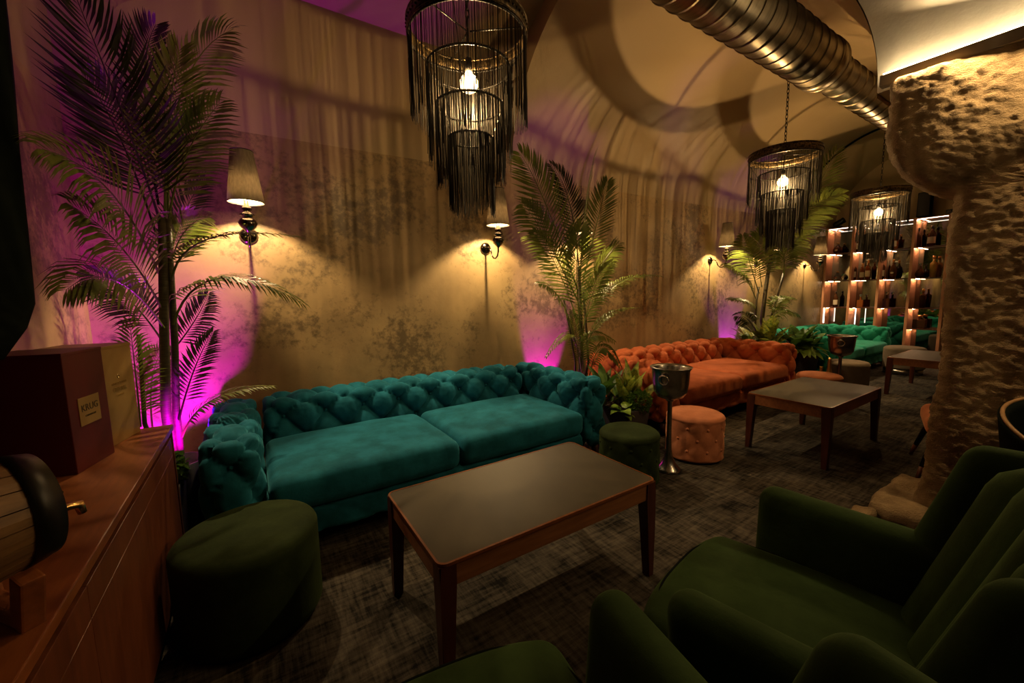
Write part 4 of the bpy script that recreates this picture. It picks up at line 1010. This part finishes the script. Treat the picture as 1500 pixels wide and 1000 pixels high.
# leafy planters between the sofas
def leaf_me(name, L, W, curl=.25, m=None, fold=.12, tipf=1.0):
    v, f = [], []; n = 7
    for i in range(n + 1):
        u = i / n; wd = W * math.sin(math.pi * (.06 + .94 * u) ** .75) * (1 if i < n else 0); z = L * (.5 * u - curl * u * u * 1.4); x = L * (u * .85)
        v += [(x, -wd, z + fold * wd), (x, 0, z), (x, wd, z + fold * wd)]
        if i:
            a, b = (i - 1) * 3, i * 3; f += [(a, a + 1, b + 1, b), (a + 1, a + 2, b + 2, b + 1)]
    me = bpy.data.meshes.new(name); me.from_pydata(v, [], f); me.update(); me.materials.append(m)
    me.polygons.foreach_set('use_smooth', [True] * len(me.polygons)); return me
def leafy(label, loc, m, n, L, W, h0, spread, seed, name='leafy_plant', curl=.3, stemh=.0, tilt=(20, 75)):
    rr = random.Random(seed); t = thing(name, label, 'plant', loc)
    me = leaf_me('leaf', L, W, curl, m)
    for i in range(n):
        az = rr.uniform(0, 6.283) if n < 4 else 2 * math.pi * (i * .382) + rr.uniform(-.3, .3); f = rr.random()
        r0 = spread * f; el = R(rr.uniform(*tilt)) * (1.15 - .5 * f); s = rr.uniform(.7, 1.1)
        b = Vector((r0 * math.cos(az), r0 * math.sin(az), h0 + stemh * (1 - f) + rr.uniform(-.02, .04)))
        o = bpy.data.objects.new('leaf', me); COL.objects.link(o); o.parent = t; o.location = b
        o.rotation_euler = (rr.uniform(-.3, .3), -el + R(18), az); o.scale = (s, s, s)
        if stemh and i % 3 == 0: tubeo('stem', [(0, 0, -.02), b * .6 + Vector((0, 0, b.z * .2)), b], .004, M_CANE, t, 5)
    return t
def planter(label, loc, hx, hy, h, taper=.82):
    t = thing('planter', label, 'planter', loc); bm = bmesh.new()
    lv = [(taper, 0), (1, h), (.93, h), (.90, h - .05)]
    rows = [[bm.verts.new((a * hx * k, b * hy * k, z)) for a, b in ((-1, -1), (1, -1), (1, 1), (-1, 1))] for k, z in lv]
    for A, B in zip(rows, rows[1:]):
        for i in range(4): bm.faces.new((A[i], A[(i + 1) % 4], B[(i + 1) % 4], B[i]))
    bm.faces.new(rows[0][::-1]); bmesh.ops.bevel(bm, geom=[e for e in bm.edges], offset=.006, segments=2, affect='EDGES'); link('box', bm, M_CONC, t)
    boxo('soil', (0, 0, h - .05), (hx * 1.78, hy * 1.78, .02), M_SOIL, t, 0)
def bush(label, loc, r, n, m, seed, s=.022):
    rr = random.Random(seed); t = thing('bushy_plant', label, 'plant', loc); bm = bmesh.new()
    for i in range(n):
        d = Vector((rr.gauss(0, 1), rr.gauss(0, 1), rr.gauss(0, .8))).normalized(); p = d * r * rr.uniform(.55, 1) ** .6 + Vector((0, 0, r * .85))
        q = (d + Vector((rr.uniform(-1, 1), rr.uniform(-1, 1), rr.uniform(-.5, 1)))).normalized(); sd = q.cross(Vector((rr.random(), rr.random(), rr.random()))).normalized() * s * .45
        a, b, c, e = p, p + q * s * .5 + sd, p + q * s, p + q * s * .5 - sd
        bm.faces.new([bm.verts.new(x) for x in (a, b, c, e)])
    o = link('foliage', bm, m, t, None); o['kind'] = 'stuff'
    for k in range(5):
        a = k * 1.25; tubeo('stem', [(0, 0, -.03), (r * .4 * math.cos(a), r * .4 * math.sin(a), r), (r * .6 * math.cos(a), r * .6 * math.sin(a), r * 1.4)], .004, M_CANE, t, 5)
planter('dark planter box between the teal and the orange sofa', (2.90, 2.62, 0), .15, .26, .34)
leafy('yellow green patterned plant in the planter behind the near champagne bucket', (2.99, 2.58, .31), M_LEAFY, 20, .38, .055, .0, .11, 3, 'patterned_plant', .18, .10, (50, 88))
leafy('dark narrow leaved plant in the planter beside the teal armrest', (2.82, 2.74, .31), M_LEAF, 22, .36, .042, .0, .10, 5, 'fern', .25, .18, (35, 85))
bush('small leaved bushy plant overhanging the planter by the champagne stand', (2.96, 2.42, .30), .11, 900, M_LEAF, 6)
leafy('pale round leaved trailing plant at the front of the planter', (2.76, 2.45, .31), M_LIME, 11, .13, .05, .0, .05, 8, 'trailing_plant', .45, .05, (5, 60))
planter('tall grey planter between the orange and sea green sofas', (6.72, 2.62, 0), .17, .20, .52)
leafy('broad patterned leaf plant behind the orange armrest', (6.42, 2.94, .55), M_LEAFY, 22, .50, .075, .0, .17, 11, 'patterned_plant', .22, .12, (30, 82))
leafy('glossy lime leaved plant spilling over the tall grey planter', (6.62, 2.58, .50), M_LIME, 34, .28, .065, .0, .18, 12, 'trailing_plant', .5, .06, (0, 60))
leafy('dark broad leaved plant in the tall grey planter', (6.80, 2.66, .50), M_LEAF, 18, .52, .10, .0, .10, 13, 'broad_leaf_plant', .25, .06, (35, 85))
leafy('low green foliage plant behind the orange sofa end', (6.20, 3.10, .58), M_LIME, 22, .30, .06, .0, .18, 14, 'low_plant', .35, .05, (10, 70))
bush('low dark bushy plant between sideboard and teal sofa', (-.50, 2.80, .37), .13, 900, M_LEAF, 15, .03)
planter('long dark planter behind the end of the orange sofa', (6.32, 3.02, 0), .20, .22, .60)
boxo_p = planter('dark planter in the gap between sideboard and teal sofa', (-.50, 2.80, 0), .11, .14, .42)
